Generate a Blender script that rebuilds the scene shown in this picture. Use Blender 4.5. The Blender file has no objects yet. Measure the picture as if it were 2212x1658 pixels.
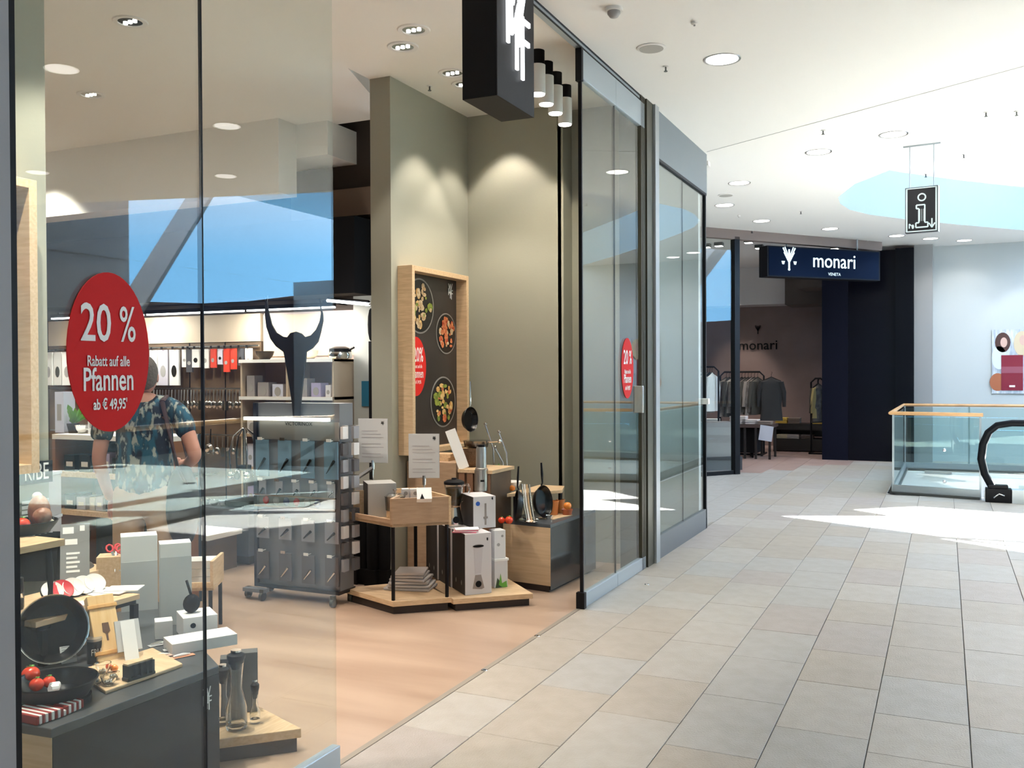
import bpy, math, random
from mathutils import Vector, Matrix
random.seed(7)
SC = bpy.context.scene
COL = SC.collection
# ------------------------------------------------------------------ camera
F_PX, W_PX, H_PX, EYE = 2020.0, 2212, 1658, 1.6
_ps, _th, _ro = math.radians(24.85), math.radians(0.62), math.radians(0.27)
FW = Vector((-math.sin(_ps)*math.cos(_th), math.cos(_ps)*math.cos(_th), -math.sin(_th)))
_r0 = Vector((math.cos(_ps), math.sin(_ps), 0)); _u0 = _r0.cross(FW)
RT = _r0*math.cos(_ro) - _u0*math.sin(_ro); UP = _u0*math.cos(_ro) + _r0*math.sin(_ro)
CAM = Vector((0, 0, EYE))
cam = bpy.data.cameras.new('camera'); cam.sensor_width = 36; cam.lens = 36*F_PX/W_PX
cam.clip_start = 0.05; cam.clip_end = 400
co = bpy.data.objects.new('camera', cam); COL.objects.link(co)
co.matrix_world = Matrix(((RT.x, UP.x, -FW.x, CAM.x), (RT.y, UP.y, -FW.y, CAM.y), (RT.z, UP.z, -FW.z, CAM.z), (0, 0, 0, 1)))
SC.camera = co
# ------------------------------------------------------------------ world, sun, exposure
w = bpy.data.worlds.new('world'); SC.world = w; w.use_nodes = True
nt = w.node_tree; bg = nt.nodes['Background']
tc = nt.nodes.new('ShaderNodeTexCoord'); sp = nt.nodes.new('ShaderNodeSeparateXYZ'); cr = nt.nodes.new('ShaderNodeValToRGB')
nt.links.new(tc.outputs['Generated'], sp.inputs[0]); nt.links.new(sp.outputs['Z'], cr.inputs[0]); nt.links.new(cr.outputs[0], bg.inputs[0])
cr.color_ramp.elements[0].position = 0.0; cr.color_ramp.elements[0].color = (0.22, 0.56, 0.95, 1)
cr.color_ramp.elements[1].position = 0.5; cr.color_ramp.elements[1].color = (0.50, 0.68, 0.95, 1)
e_ = cr.color_ramp.elements.new(0.12); e_.color = (0.22, 0.56, 0.95, 1); e_ = cr.color_ramp.elements.new(0.20); e_.color = (0.50, 0.70, 0.95, 1)
bg.inputs[1].default_value = 13.0
sun = bpy.data.lights.new('sun', 'SUN'); sun.energy = 85; sun.angle = math.radians(0.6); sun.color = (0.90, 0.97, 1.0)
so = bpy.data.objects.new('sun', sun); COL.objects.link(so)
SUN_DIR = Vector((0.55, 2.3, 3.85)).normalized()           # towards the sun
so.rotation_euler = SUN_DIR.to_track_quat('Z', 'Y').to_euler()
vs = SC.view_settings; vs.view_transform = 'Standard'; vs.look = 'None'; vs.gamma = 1; vs.use_curve_mapping = False; vs.exposure = -0.08
SC.cycles.use_denoising = True
SC.cycles.max_bounces = 10; SC.cycles.transparent_max_bounces = 24; SC.cycles.caustics_reflective = False; SC.cycles.caustics_refractive = False
SC.cycles.sample_clamp_indirect = 60

# ------------------------------------------------------------------ materials
_mats = {}
def mat(name, col, rough=0.5, metal=0.0, emit=None, es=0.0, spec=0.5, noise=None, bump=None, trans=0.0, coat=0.0, stretch=(1, 1, 1), gen=False):
    """noise=(scale, amount, colour2): soft colour variation; bump=(scale, strength)"""
    if name in _mats: return _mats[name]
    m = bpy.data.materials.new(name); m.use_nodes = True; nt = m.node_tree; b = nt.nodes['Principled BSDF']
    b.inputs['Base Color'].default_value = (*col, 1); b.inputs['Roughness'].default_value = rough; b.inputs['Metallic'].default_value = metal
    b.inputs['Specular IOR Level'].default_value = spec; b.inputs['Transmission Weight'].default_value = trans; b.inputs['Coat Weight'].default_value = coat
    if emit: b.inputs['Emission Color'].default_value = (*emit, 1); b.inputs['Emission Strength'].default_value = es
    if noise or bump:
        t = nt.nodes.new('ShaderNodeTexCoord'); mp = nt.nodes.new('ShaderNodeMapping'); mp.inputs['Scale'].default_value = stretch
        nt.links.new(t.outputs['Object'], mp.inputs[0])
    if noise:
        n = nt.nodes.new('ShaderNodeTexNoise'); n.inputs['Scale'].default_value = noise[0]; n.inputs['Detail'].default_value = 6
        nt.links.new(mp.outputs[0], n.inputs['Vector']); mx = nt.nodes.new('ShaderNodeMix'); mx.data_type = 'RGBA'
        r = nt.nodes.new('ShaderNodeMapRange'); r.inputs[1].default_value = 0.35; r.inputs[2].default_value = 0.65; r.inputs[4].default_value = noise[1]
        nt.links.new(n.outputs[0], r.inputs[0]); nt.links.new(r.outputs[0], mx.inputs[0])
        mx.inputs[6].default_value = (*col, 1); mx.inputs[7].default_value = (*noise[2], 1); nt.links.new(mx.outputs[2], b.inputs['Base Color'])
    if bump:
        n = nt.nodes.new('ShaderNodeTexNoise'); n.inputs['Scale'].default_value = bump[0]; bp = nt.nodes.new('ShaderNodeBump')
        bp.inputs['Strength'].default_value = bump[1]; bp.inputs['Distance'].default_value = 0.01
        nt.links.new(mp.outputs[0], n.inputs['Vector']); nt.links.new(n.outputs[0], bp.inputs['Height']); nt.links.new(bp.outputs[0], b.inputs['Normal'])
    _mats[name] = m; return m
def glass_mat(name, tint, f0=0.046):
    """thin architectural pane: see-through tint plus a mirror reflection that grows with the angle (Schlick)"""
    m = bpy.data.materials.new(name); m.use_nodes = True; nt = m.node_tree; nt.nodes.clear(); N = nt.nodes.new; L = nt.links.new
    g = N('ShaderNodeNewGeometry'); d = N('ShaderNodeVectorMath'); d.operation = 'DOT_PRODUCT'; L(g.outputs['Incoming'], d.inputs[0]); L(g.outputs['Normal'], d.inputs[1])
    ab = N('ShaderNodeMath'); ab.operation = 'ABSOLUTE'; L(d.outputs['Value'], ab.inputs[0])
    om = N('ShaderNodeMath'); om.operation = 'SUBTRACT'; om.inputs[0].default_value = 1; L(ab.outputs[0], om.inputs[1])
    pw = N('ShaderNodeMath'); pw.operation = 'POWER'; pw.inputs[1].default_value = 5; L(om.outputs[0], pw.inputs[0])
    ma = N('ShaderNodeMath'); ma.operation = 'MULTIPLY_ADD'; ma.inputs[1].default_value = 1-f0; ma.inputs[2].default_value = f0; L(pw.outputs[0], ma.inputs[0])
    t = N('ShaderNodeBsdfTransparent'); t.inputs[0].default_value = (*tint, 1); gl = N('ShaderNodeBsdfGlossy'); gl.inputs['Roughness'].default_value = 0.0
    mx = N('ShaderNodeMixShader'); L(ma.outputs[0], mx.inputs[0]); L(t.outputs[0], mx.inputs[1]); L(gl.outputs[0], mx.inputs[2])
    o = N('ShaderNodeOutputMaterial'); L(mx.outputs[0], o.inputs[0]); return m
def wood_mat(name, a, b, scale=6, stretch=(1, 12, 12), rough=0.45, bump=0.05):
    return mat(name, a, rough, noise=(scale, 1.0, b), bump=(scale*4, bump), stretch=stretch)
def emit_mat(name, col, s):
    if name in _mats: return _mats[name]
    m = bpy.data.materials.new(name); m.use_nodes = True; nt = m.node_tree; nt.nodes.clear()
    e = nt.nodes.new('ShaderNodeEmission'); e.inputs[0].default_value = (*col, 1); e.inputs[1].default_value = s
    o = nt.nodes.new('ShaderNodeOutputMaterial'); nt.links.new(e.outputs[0], o.inputs[0]); _mats[name] = m; return m

GLASS = glass_mat('pane_glass', (0.93, 0.965, 0.95))
GLASS_T = glass_mat('balustrade_glass', (0.87, 0.95, 0.945))
WHITE = mat('white_paint', (0.80, 0.79, 0.76), 0.6)
CEIL = mat('ceiling_plaster', (0.86, 0.85, 0.82), 0.8)
SHOPCEIL = mat('shop_ceiling_plaster', (0.86, 0.84, 0.79), 0.8)
GREYWALL = mat('olive_grey_paint', (0.36, 0.355, 0.285), 0.75, noise=(3, 0.25, (0.33, 0.33, 0.27)), bump=(60, 0.05))
BLACK = mat('black_metal', (0.006, 0.006, 0.008), 0.45, spec=0.2)
BLACKM = mat('black_matt', (0.010, 0.010, 0.011), 0.8, spec=0.12)
ALU = mat('brushed_aluminium', (0.46, 0.52, 0.56), 0.38, 0.7, bump=(80, 0.05), stretch=(1, 1, 10))
DKALU = mat('dark_aluminium', (0.09, 0.095, 0.09), 0.35, 0.6)
STEEL = mat('polished_steel', (0.72, 0.71, 0.69), 0.16, 1.0)
STEELB = mat('brushed_steel', (0.50, 0.49, 0.47), 0.35, 1.0)
CHROME = mat('chrome', (0.85, 0.85, 0.86), 0.06, 1.0)
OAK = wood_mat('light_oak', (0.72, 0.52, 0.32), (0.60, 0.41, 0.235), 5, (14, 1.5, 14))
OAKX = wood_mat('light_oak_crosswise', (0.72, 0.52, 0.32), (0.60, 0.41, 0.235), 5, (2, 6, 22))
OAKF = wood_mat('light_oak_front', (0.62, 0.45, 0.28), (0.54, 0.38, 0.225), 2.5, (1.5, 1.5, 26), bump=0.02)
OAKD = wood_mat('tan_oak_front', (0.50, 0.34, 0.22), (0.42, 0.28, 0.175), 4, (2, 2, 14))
BROWNB = mat('brown_board', (0.11, 0.07, 0.042), 0.6, noise=(5, 0.8, (0.16, 0.10, 0.055)))
DARKBROWN = mat('dark_brown_paint', (0.045, 0.032, 0.024), 0.7)
SLATE = mat('slate_laminate', (0.015, 0.016, 0.019), 0.55, spec=0.25, noise=(4, 0.4, (0.028, 0.028, 0.032)))
SLATETOP = mat('slate_top', (0.055, 0.06, 0.068), 0.32, noise=(5, 0.5, (0.07, 0.075, 0.08)))
PAPER = mat('white_paper', (0.86, 0.85, 0.83), 0.6)
CARD = mat('white_carton', (0.74, 0.73, 0.73), 0.5)
CARDG = mat('grey_white_carton', (0.70, 0.73, 0.72), 0.55)
DKCARD = mat('anthracite_carton', (0.030, 0.028, 0.028), 0.5, spec=0.3)
GREYPRINT = mat('grey_print', (0.35, 0.34, 0.33), 0.5)
RED = mat('sticker_red', (0.60, 0.010, 0.010), 0.55, spec=0.15)
STWHITE = mat('sticker_white', (0.85, 0.80, 0.78), 0.5)
REDPRINT = mat('red_print', (0.60, 0.03, 0.04), 0.5)
PANBLACK = mat('black_pan_coating', (0.006, 0.006, 0.008), 0.22, spec=0.35)
PANOUT = mat('black_pan_outside', (0.010, 0.009, 0.009), 0.35, spec=0.3)
CLEAR = mat('clear_glass', (0.97, 0.98, 0.96), 0.03, trans=1.0)
TOMATO = mat('tomato_skin', (0.75, 0.05, 0.012), 0.15, coat=0.6)
GREEN = mat('leaf_green', (0.13, 0.38, 0.05), 0.5)
ORANGE = mat('orange_clay', (0.72, 0.26, 0.08), 0.45)
LAMP = emit_mat('lamp_glow', (1.0, 0.95, 0.88), 9.0)
TUBE = emit_mat('tube_glow', (0.93, 0.96, 1.0), 7.0)
LETTER = emit_mat('letter_glow', (0.95, 0.98, 1.0), 3.0)
LETTERB = emit_mat('pale_blue_letter_glow', (0.72, 0.92, 1.0), 1.8)

# ------------------------------------------------------------------ geometry helpers
class M:
    def __init__(s): s.v = []; s.f = []
    def add(s, vs, fs, T=None):
        o = len(s.v); s.v += [tuple(T @ Vector(p)) if T else tuple(p) for p in vs]; s.f += [tuple(i+o for i in f) for f in fs]; return s
    def box(s, x0, x1, y0, y1, z0, z1, T=None):
        return s.add([(x0, y0, z0), (x1, y0, z0), (x1, y1, z0), (x0, y1, z0), (x0, y0, z1), (x1, y0, z1), (x1, y1, z1), (x0, y1, z1)],
                     [(0, 3, 2, 1), (4, 5, 6, 7), (0, 1, 5, 4), (1, 2, 6, 5), (2, 3, 7, 6), (3, 0, 4, 7)], T)
    def prism(s, pts, z0, z1, T=None):
        a = sum(pts[i][0]*pts[(i+1) % len(pts)][1]-pts[(i+1) % len(pts)][0]*pts[i][1] for i in range(len(pts)))
        if a < 0: pts = pts[::-1]
        n = len(pts)
        return s.add([(p[0], p[1], z0) for p in pts]+[(p[0], p[1], z1) for p in pts],
                     [tuple(range(n))[::-1], tuple(range(n, 2*n))]+[(i, (i+1) % n, (i+1) % n+n, i+n) for i in range(n)], T)
    def lathe(s, prof, n=20, T=None, close=True):
        vs = []; fs = []
        for r, z in prof: vs += [(r*math.cos(2*math.pi*k/n), r*math.sin(2*math.pi*k/n), z) for k in range(n)]
        for i in range(len(prof)-1):
            for k in range(n): fs.append((i*n+k, i*n+(k+1) % n, (i+1)*n+(k+1) % n, (i+1)*n+k))
        if close: fs.append(tuple(range(n))[::-1]); fs.append(tuple((len(prof)-1)*n+k for k in range(n)))
        return s.add(vs, fs, T)
    def cyl(s, r, z0, z1, n=16, T=None): return s.lathe([(r, z0), (r, z1)], n, T)
    def sph(s, c, r, n=12, m=8, sz=(1, 1, 1), T=None):
        prof = [(max(1e-4, r*math.sin(math.pi*i/m)), -r*math.cos(math.pi*i/m)) for i in range(m+1)]
        t = Matrix.Translation(c) @ Matrix.Diagonal((*sz, 1)); return s.lathe(prof, n, (T @ t) if T else t)
    def tube(s, pts, r, n=8, T=None, flat=1.0):
        P = [Vector(p) for p in pts]; vs = []; fs = []; last = None
        for i, p in enumerate(P):
            d = (P[min(i+1, len(P)-1)]-P[max(i-1, 0)]).normalized()
            a = d.cross(Vector((0, 0, 1)));  a = a if a.length > 1e-3 else d.cross(Vector((1, 0, 0)))
            a.normalize()
            if last and a.dot(last) < 0: a = -a
            last = a; b = d.cross(a); rr = r[i] if isinstance(r, (list, tuple)) else r
            vs += [tuple(p + a*rr*math.cos(2*math.pi*k/n) + b*rr*flat*math.sin(2*math.pi*k/n)) for k in range(n)]
        for i in range(len(P)-1):
            for k in range(n): fs.append((i*n+k, i*n+(k+1) % n, (i+1)*n+(k+1) % n, (i+1)*n+k))
        fs.append(tuple(range(n))[::-1]); fs.append(tuple((len(P)-1)*n+k for k in range(n)))
        return s.add(vs, fs, T)
def mk(name, m, mt, parent=None, smooth=False, bevel=0.0, loc=None, kind=None):
    me = bpy.data.meshes.new(name); me.from_pydata(m.v, [], m.f); me.materials.append(mt); me.validate(); me.update()
    o = bpy.data.objects.new(name, me); COL.objects.link(o)
    if parent: o.parent = parent
    if loc: o.location = loc
    if smooth:
        for p in me.polygons: p.use_smooth = True
        try:
            me.set_sharp_from_angle(angle=math.radians(38))
        except Exception: pass
    if bevel:
        b = o.modifiers.new('bevel', 'BEVEL'); b.width = bevel; b.segments = 2; b.limit_method = 'ANGLE'
    if kind: o['kind'] = kind
    return o
def tag(o, label, cat, group=None):
    o['label'] = label; o['category'] = cat
    if group: o['group'] = group
    return o
def thing(name, label, cat, loc=(0, 0, 0), rz=0.0, group=None, rx=0.0, ry=0.0):
    o = bpy.data.objects.new(name, None); COL.objects.link(o); o.empty_display_size = 0.05
    o.location = loc; o.rotation_euler = (rx, ry, rz); return tag(o, label, cat, group)
def solo(name, m, mt, label, cat, group=None, **k): return tag(mk(name, m, mt, **k), label, cat, group)
def dup(root, loc=None, rz=None, label=None):
    r = root.copy(); COL.objects.link(r)
    if loc is not None: r.location = loc
    if rz is not None: r.rotation_euler = (r.rotation_euler.x, r.rotation_euler.y, rz)
    if label: r['label'] = label
    for ch in list(root.children):
        c = ch.copy(); COL.objects.link(c); c.parent = r
        for g in list(ch.children):
            d = g.copy(); COL.objects.link(d); d.parent = c
    return r
def text(parent, s, loc, rot, size, mt, xs=1.0, ext=0.0005, bold=0.0, name='lettering', align='CENTER', shear=0.0):
    c = bpy.data.curves.new(name, 'FONT'); c.body = s; c.size = size; c.extrude = ext; c.offset = bold; c.align_x = align; c.align_y = 'CENTER'; c.shear = shear; c.resolution_u = 3
    c.materials.append(mt); o = bpy.data.objects.new(name, c); COL.objects.link(o)
    if parent: o.parent = parent
    o.location = loc; o.rotation_euler = rot; o.scale = (xs, 1, 1); return o
R = math.radians
FACE_X = (R(90), 0, R(90))     # a sheet that faces the mall (+X)
FACE_Y = (R(90), 0, 0)         # a sheet that faces -Y
def ray(px, py): return FW + RT*((px-W_PX/2)/F_PX) + UP*((H_PX/2-py)/F_PX)
def on(px, py, z):             # the point of a level surface of height z that is seen there
    r = ray(px, py); return CAM + r*((z-EYE)/r.z)
def onx(px, py, x): r = ray(px, py); return CAM + r*(x/r.x)
def ony(px, py, y): r = ray(px, py); return CAM + r*(y/r.y)
def TR(x, y, z, rz=0, rx=0, ry=0): return Matrix.Translation((x, y, z)) @ Matrix.Rotation(rz, 4, 'Z') @ Matrix.Rotation(ry, 4, 'Y') @ Matrix.Rotation(rx, 4, 'X')
def disc(m, r, y, n=24, T=None, sx=1.0, sz=1.0, c=(0, 0), d=0.002):   # thin upright disc facing -Y, in the XZ plane
    pts = [(c[0]+r*sx*math.cos(2*math.pi*k/n), c[1]+r*sz*math.sin(2*math.pi*k/n)) for k in range(n)]
    return plate(m, pts, y, d, T)
def plate(m, pts, y, d, T=None):                                     # outline in XZ, thickness d behind y
    n = len(pts); vs = [(p[0], y, p[1]) for p in pts]+[(p[0], y+d, p[1]) for p in pts]
    return m.add(vs, [tuple(range(n)), tuple(range(n, 2*n))[::-1]]+[(i, i+n, (i+1) % n+n, (i+1) % n) for i in range(n)], T)
def lamp(name, kind, loc, energy, parent=None, col=(1, 0.9, 0.76), size=0.1, spot=None, blend=0.5, rot=(0, 0, 0), rad=0.05):
    l = bpy.data.lights.new(name, kind); l.energy = energy; l.color = col
    if kind == 'SPOT': l.spot_size = R(spot); l.spot_blend = blend; l.shadow_soft_size = rad
    elif kind == 'AREA': l.size = size
    else: l.shadow_soft_size = rad
    o = bpy.data.objects.new(name, l); COL.objects.link(o); o.location = loc; o.rotation_euler = rot
    if parent: o.parent = parent
    return o
CEIL_Z = 3.85
# ================================================================== THE SETTING
XG = -2.25                                    # the plane of the shop front
# --- mall floor of sandstone slabs
bed = M()
bed.prism([(-2.25, -3), (10.2, -3), (10.2, 30), (6.5, 30), (6.5, 13.3), (-0.72, 13.3), (-1.0, 13.3), (-2.25, 13.3)], -0.2, -0.012)
bed.box(-2.25, -0.72, 13.3, 19, -0.2, -0.012); bed.box(-0.72, 6.5, 16.6, 30, -0.2, -0.012); bed.prism([(-6.4, 9.7), (-2.25, 9.7), (-2.25, 26), (-6.4, 26)], -0.2, -0.012)
floor = mk('floor', bed, mat('joint_mortar', (0.16, 0.15, 0.14), 0.8), kind='structure')
SLABS = [mat('sandstone_%s' % k, c, 0.42, noise=(9, 0.7, (c[0]*0.86, c[1]*0.84, c[2]*0.80)), bump=(120, 0.35)) for k, c in
         dict(pale=(0.45, 0.42, 0.38), grey=(0.415, 0.40, 0.375), warm=(0.425, 0.38, 0.325), sand=(0.41, 0.37, 0.32), rose=(0.405, 0.365, 0.335)).items()]
slab_mesh = {}
def slab_piece(wd, ln, mt):
    k = (round(wd, 3), round(ln, 3), mt.name)
    if k not in slab_mesh:
        m = M(); m.box(-wd/2, wd/2, -ln/2, ln/2, -0.03, 0.0); e = 0.002
        m = M(); m.add([(-wd/2, -ln/2, -.03), (wd/2, -ln/2, -.03), (wd/2, ln/2, -.03), (-wd/2, ln/2, -.03), (-wd/2, -ln/2, -e), (wd/2, -ln/2, -e), (wd/2, ln/2, -e), (-wd/2, ln/2, -e),
                        (-wd/2+e, -ln/2+e, 0), (wd/2-e, -ln/2+e, 0), (wd/2-e, ln/2-e, 0), (-wd/2+e, ln/2-e, 0)],
                       [(0, 1, 5, 4), (1, 2, 6, 5), (2, 3, 7, 6), (3, 0, 4, 7), (4, 5, 9, 8), (5, 6, 10, 9), (6, 7, 11, 10), (7, 4, 8, 11), (8, 9, 10, 11)])
        me = bpy.data.meshes.new('tile'); me.from_pydata(m.v, [], m.f); me.materials.append(mt); slab_mesh[k] = me
    return slab_mesh[k]
rest = {s.name: M() for s in SLABS}
xs = [-2.25, -1.9] + [-1.5+0.4*k for k in range(30)]
rt_ = random.Random(3); redm = M()
def slab_ok(x, y): return not (x > -0.8 and x < 6.5 and 13.2 < y < 16.7)
for i in range(len(xs)-1):
    x0, x1 = xs[i], xs[i+1]; y = -2.6 + rt_.random()*0.6
    while y < 27:
        ln = rt_.choice([0.5, 0.6, 0.6, 0.7]); ym = y+ln/2; xm = (x0+x1)/2; s = rt_.choice(SLABS)
        if slab_ok(xm, ym):
            if xm < 1.3 and 2.6 < y < 11.5 and ym > 2.6:
                o = bpy.data.objects.new('tile', slab_piece(x1-x0-0.004, ln-0.003, s)); COL.objects.link(o); o.parent = floor
                o.location = (xm, ym, rt_.uniform(-0.0006, 0.0006))
            elif x1 < 0 and y > 15.2+1.27*(xm+3): redm.box(x0+0.002, x1-0.002, y+0.0015, y+ln-0.0015, -0.03, 0)
            else: rest[s.name].box(x0+0.002, x1-0.002, y+0.0015, y+ln-0.0015, -0.03, 0)
        y += ln
for s in SLABS: mk('tile', rest[s.name], s, floor, kind='stuff')
m = M(); mg_ = M()
xx = -6.25
while xx < -2.3:
    yy = 9.76
    while yy < 26: (m if yy > 15.2+1.27*(xx+3) else mg_).box(xx+0.002, xx+0.398, yy+0.002, yy+0.598, -0.03, 0); yy += 0.6
    xx += 0.4
mk('tile', m, mat('reddish_stone', (0.42, 0.31, 0.27), 0.35, noise=(2, 0.8, (0.36, 0.25, 0.22))), floor, kind='stuff')
mk('tile', mg_, SLABS[1], floor, kind='stuff'); mk('tile', redm, _mats['reddish_stone'], floor, kind='stuff')
# --- shop floor of oiled wood
m = M(); m.box(-13, XG-0.03, -1.2, 8.2, -0.12, 0.0)
WOODF = mat('oiled_floor', (0.36, 0.245, 0.175), 0.28, noise=(1.6, 1.0, (0.47, 0.34, 0.25)), stretch=(0.35, 2.2, 1))
mk('floor', m, WOODF, kind='structure')
m = M(); m.box(XG-0.03, XG, -3, 10, -0.1, 0.001); mk('trim_1', m, mat('threshold_metal', (0.34, 0.30, 0.25), 0.45, 0.3), kind='structure')
# --- ceilings
def ell(cx, cy, pts): return pts
OPEN = [(6.08, 8.6), (4.26, 9.07), (2.43, 9.53), (0.69, 10.2), (-0.39, 11.0), (-0.98, 11.9), (-1.25, 12.7), (-1.27, 13.2), (-1.2, 13.75), (-0.98, 14.3), (-0.55, 14.94), (0.2, 15.9), (1.15, 17.0),
        (2.6, 18.6), (5, 20.6), (8, 22.3), (9.88, 23.0), (9.88, 8.0), (8, 8.2)]
me = bpy.data.meshes.new('ceiling')
import bmesh
def holed(outer, hole, z, flip=True):
    bm = bmesh.new(); vo = [bm.verts.new((*p, z)) for p in outer]; vh = [bm.verts.new((*p, z)) for p in hole]
    eo = [bm.edges.new((vo[i], vo[(i+1) % len(vo)])) for i in range(len(vo))]; eh = [bm.edges.new((vh[i], vh[(i+1) % len(vh)])) for i in range(len(vh))]
    bmesh.ops.triangle_fill(bm, edges=eo+eh, use_beauty=True); return bm
bm = holed([(-2.25, -3), (9.9, -3), (9.9, 27), (-6.5, 27), (-6.5, 9.7), (-2.25, 9.65)], OPEN, CEIL_Z); bm.to_mesh(me); me.materials.append(CEIL)
ceil = bpy.data.objects.new('ceiling', me); COL.objects.link(ceil); ceil['kind'] = 'structure'
# edge of the upper storey around the void
m = M(); n = len(OPEN)
m.add([(*p, CEIL_Z) for p in OPEN]+[(*p, CEIL_Z+0.68) for p in OPEN], [(i, (i+1) % n, (i+1) % n+n, i+n) for i in range(n) if i != OPEN.index((9.88, 23.0))])
mk('fascia', m, mat('storey_edge_paint', (0.24, 0.31, 0.335), 0.6), ceil, smooth=True)
m = M()
for a in range(6):      # the soft fold of the ceiling from the shop-front corner
    pass
F1, F2 = Vector((-2.2, 9.5, 0)), Vector((0.9, 7.65, 0)); dd = (F2-F1).normalized(); nn = Vector((-dd.y, dd.x, 0))*0.006
F2 = F1+dd*11
m.prism([(F1+nn)[:2], (F2+nn)[:2], (F2-nn)[:2], (F1-nn)[:2]], CEIL_Z-0.004, CEIL_Z+0.01); mk('joint', m, mat('ceiling_joint', (0.80, 0.80, 0.78), 0.8), ceil)
# --- atrium above: white roof, its skylight holes shaped to throw the sun patches, open (glazed) towards the right
SK = []
def proj(x, y, z): k = z/SUN_DIR.z; return (x+SUN_DIR.x*k, y+SUN_DIR.y*k)
ROOF_Z = 6.2
floor_patch = [[(-1.64, 10.72), (-0.25, 10.12), (2.2, 9.0), (4.6, 8.0), (4.6, 9.2), (3.2, 10.6), (1.9, 11.75), (-0.3, 12.1), (-0.95, 11.55), (-0.5, 11.2)],
               [(4.95, 8.3), (9.2, 7.4), (9.2, 12.4), (4.95, 12.6)],  # unseen roof opening added only for more bounced sunlight
               [(-0.03, 9.87), (0.66, 9.40), (1.6, 8.35), (2.25, 7.2), (4.1, 7.2), (4.1, 7.65), (2.3, 8.75), (1.1, 9.45)]]
bm = bmesh.new(); es = []
for loop in [[(-4, 4), (12, 4), (12, 30), (-4, 30)]] + [[proj(*p, ROOF_Z) for p in fp] for fp in floor_patch]:
    v_ = [bm.verts.new((*p, ROOF_Z)) for p in loop]; es += [bm.edges.new((v_[i], v_[(i+1) % len(v_)])) for i in range(len(v_))]
bmesh.ops.triangle_fill(bm, edges=es, use_beauty=True)
me = bpy.data.meshes.new('roof'); bm.to_mesh(me); me.materials.append(WHITE); o = bpy.data.objects.new('roof', me); COL.objects.link(o); o['kind'] = 'structure'
m = M(); m.box(-0.9, 3, 11.3, 11.42, ROOF_Z-0.1, ROOF_Z); m.box(0, 6, 13.6, 13.66, ROOF_Z-0.1, ROOF_Z); mk('glazing_bar', m, ALU, o)
m = M()
for k in range(24):      # upper-storey walls on the shop side and far side
    pass
m.box(-4, -3.9, 4, 30, CEIL_Z+0.01, ROOF_Z); m.box(-4, 12, 30, 30.1, 0, ROOF_Z); m.box(9.9, 10.1, 23.2, 30, 4.0, ROOF_Z); m.box(-4, 12, 3.9, 4, CEIL_Z+0.01, ROOF_Z)  # right-hand piece is unseen, added to keep blue sky light off the roof
mk('wall_upper', m, WHITE, kind='structure')
m = M(); m.box(9.9, 10.1, -3, 13.4, 0, ROOF_Z+0.1); mk('wall_right', m, mat('grey_facade', (0.42, 0.44, 0.45), 0.7), kind='structure')
m = M(); m.add([(9.95, y, z) for y, z in ((13.4, 0), (30, 0), (30, 4.6), (22, 4.3), (19.9, 3.92), (18.7, 3.55), (17, 3.3), (15.4, 3.14), (13.4, 3.05))]+[(10.1, y, z) for y, z in ((13.4, 0), (30, 0), (30, 4.6), (22, 4.3), (19.9, 3.92), (18.7, 3.55), (17, 3.3), (15.4, 3.14), (13.4, 3.05))], [tuple(range(9)), tuple(range(9, 18))[::-1]]+[(i, i+9, (i+1) % 9+9, (i+1) % 9) for i in range(9)]); mk('wall_right', m, mat('navy_facade', (0.035, 0.045, 0.09), 0.6), kind='structure')
# slanted white column edge standing before the opposite glazing
m = M(); m.tube([(9.6, 13.1, 2.8), (9.6, 15.6, 6.1)], 0.28, 4); mk('column', m, WHITE, kind='structure')
m = M(); m.box(-6.5, 9.9, -3.1, -3, 0, CEIL_Z); mk('wall_front', m, WHITE, kind='structure')

# --- shop shell
m = M(); m.box(-13, XG-0.02, -1.3, 10, 4.0, 4.1); m.box(-13.1, -13, -1.3, 10, 3.8, 4.1); m.box(-4.1, -3.9, 4, 30, 3.97, ROOF_Z); m.box(-13, -2.28, 9.9, 10.0, 3.8, 4.1); mk('sun_block_slab', m, WHITE, kind='structure')  # unseen cover added above the shop to stop sun leaking in
m = M(); m.prism([(-13, -1.2), (XG, -1.2), (XG, 7.5), (-3.98, 7.5), (-3.98, 5.75), (-4.4, 7.0), (-13, 7.0)], CEIL_Z, CEIL_Z+0.1); mk('ceiling', m, SHOPCEIL, kind='structure')
m = M(); m.box(-13, -4.4, 7.3, 7.4, 0, CEIL_Z+0.1); mk('wall_back', m, DARKBROWN, kind='structure')
m = M(); m.box(-13, -12.9, -1.2, 7.3, 0, CEIL_Z); mk('wall_left', m, GREYWALL, kind='structure')
m = M(); m.box(-13, XG, -1.3, -1.2, 0, CEIL_Z); mk('wall_near', m, GREYWALL, kind='structure')
m = M(); m.box(-13, -4.96, 6.85, 7.3, 3.55, CEIL_Z); mk('trim_2', m, SHOPCEIL, kind='structure')          # light bulkhead
m = M(); m.box(-13, -5.3, 6.6, 6.85, 3.2, CEIL_Z); mk('trim_3', m, SHOPCEIL, kind='structure')
m = M(); m.box(-5.6, -4.4, 7.15, 7.3, 3.05, 3.3); mk('trim_4', m, mat('brown_bulkhead', (0.16, 0.11, 0.08), 0.7), kind='structure')
m = M(); m.box(-13, -4.72, 6.9, 7.3, 2.32, 3.0); mk('trim_5', m, BLACKM, kind='structure')                 # black bulkhead above the shelves
m = M(); m.box(-3.98, -3.8, 6.04, 7.4, 0, CEIL_Z); mk('partition', m, GREYWALL, kind='structure')
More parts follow.
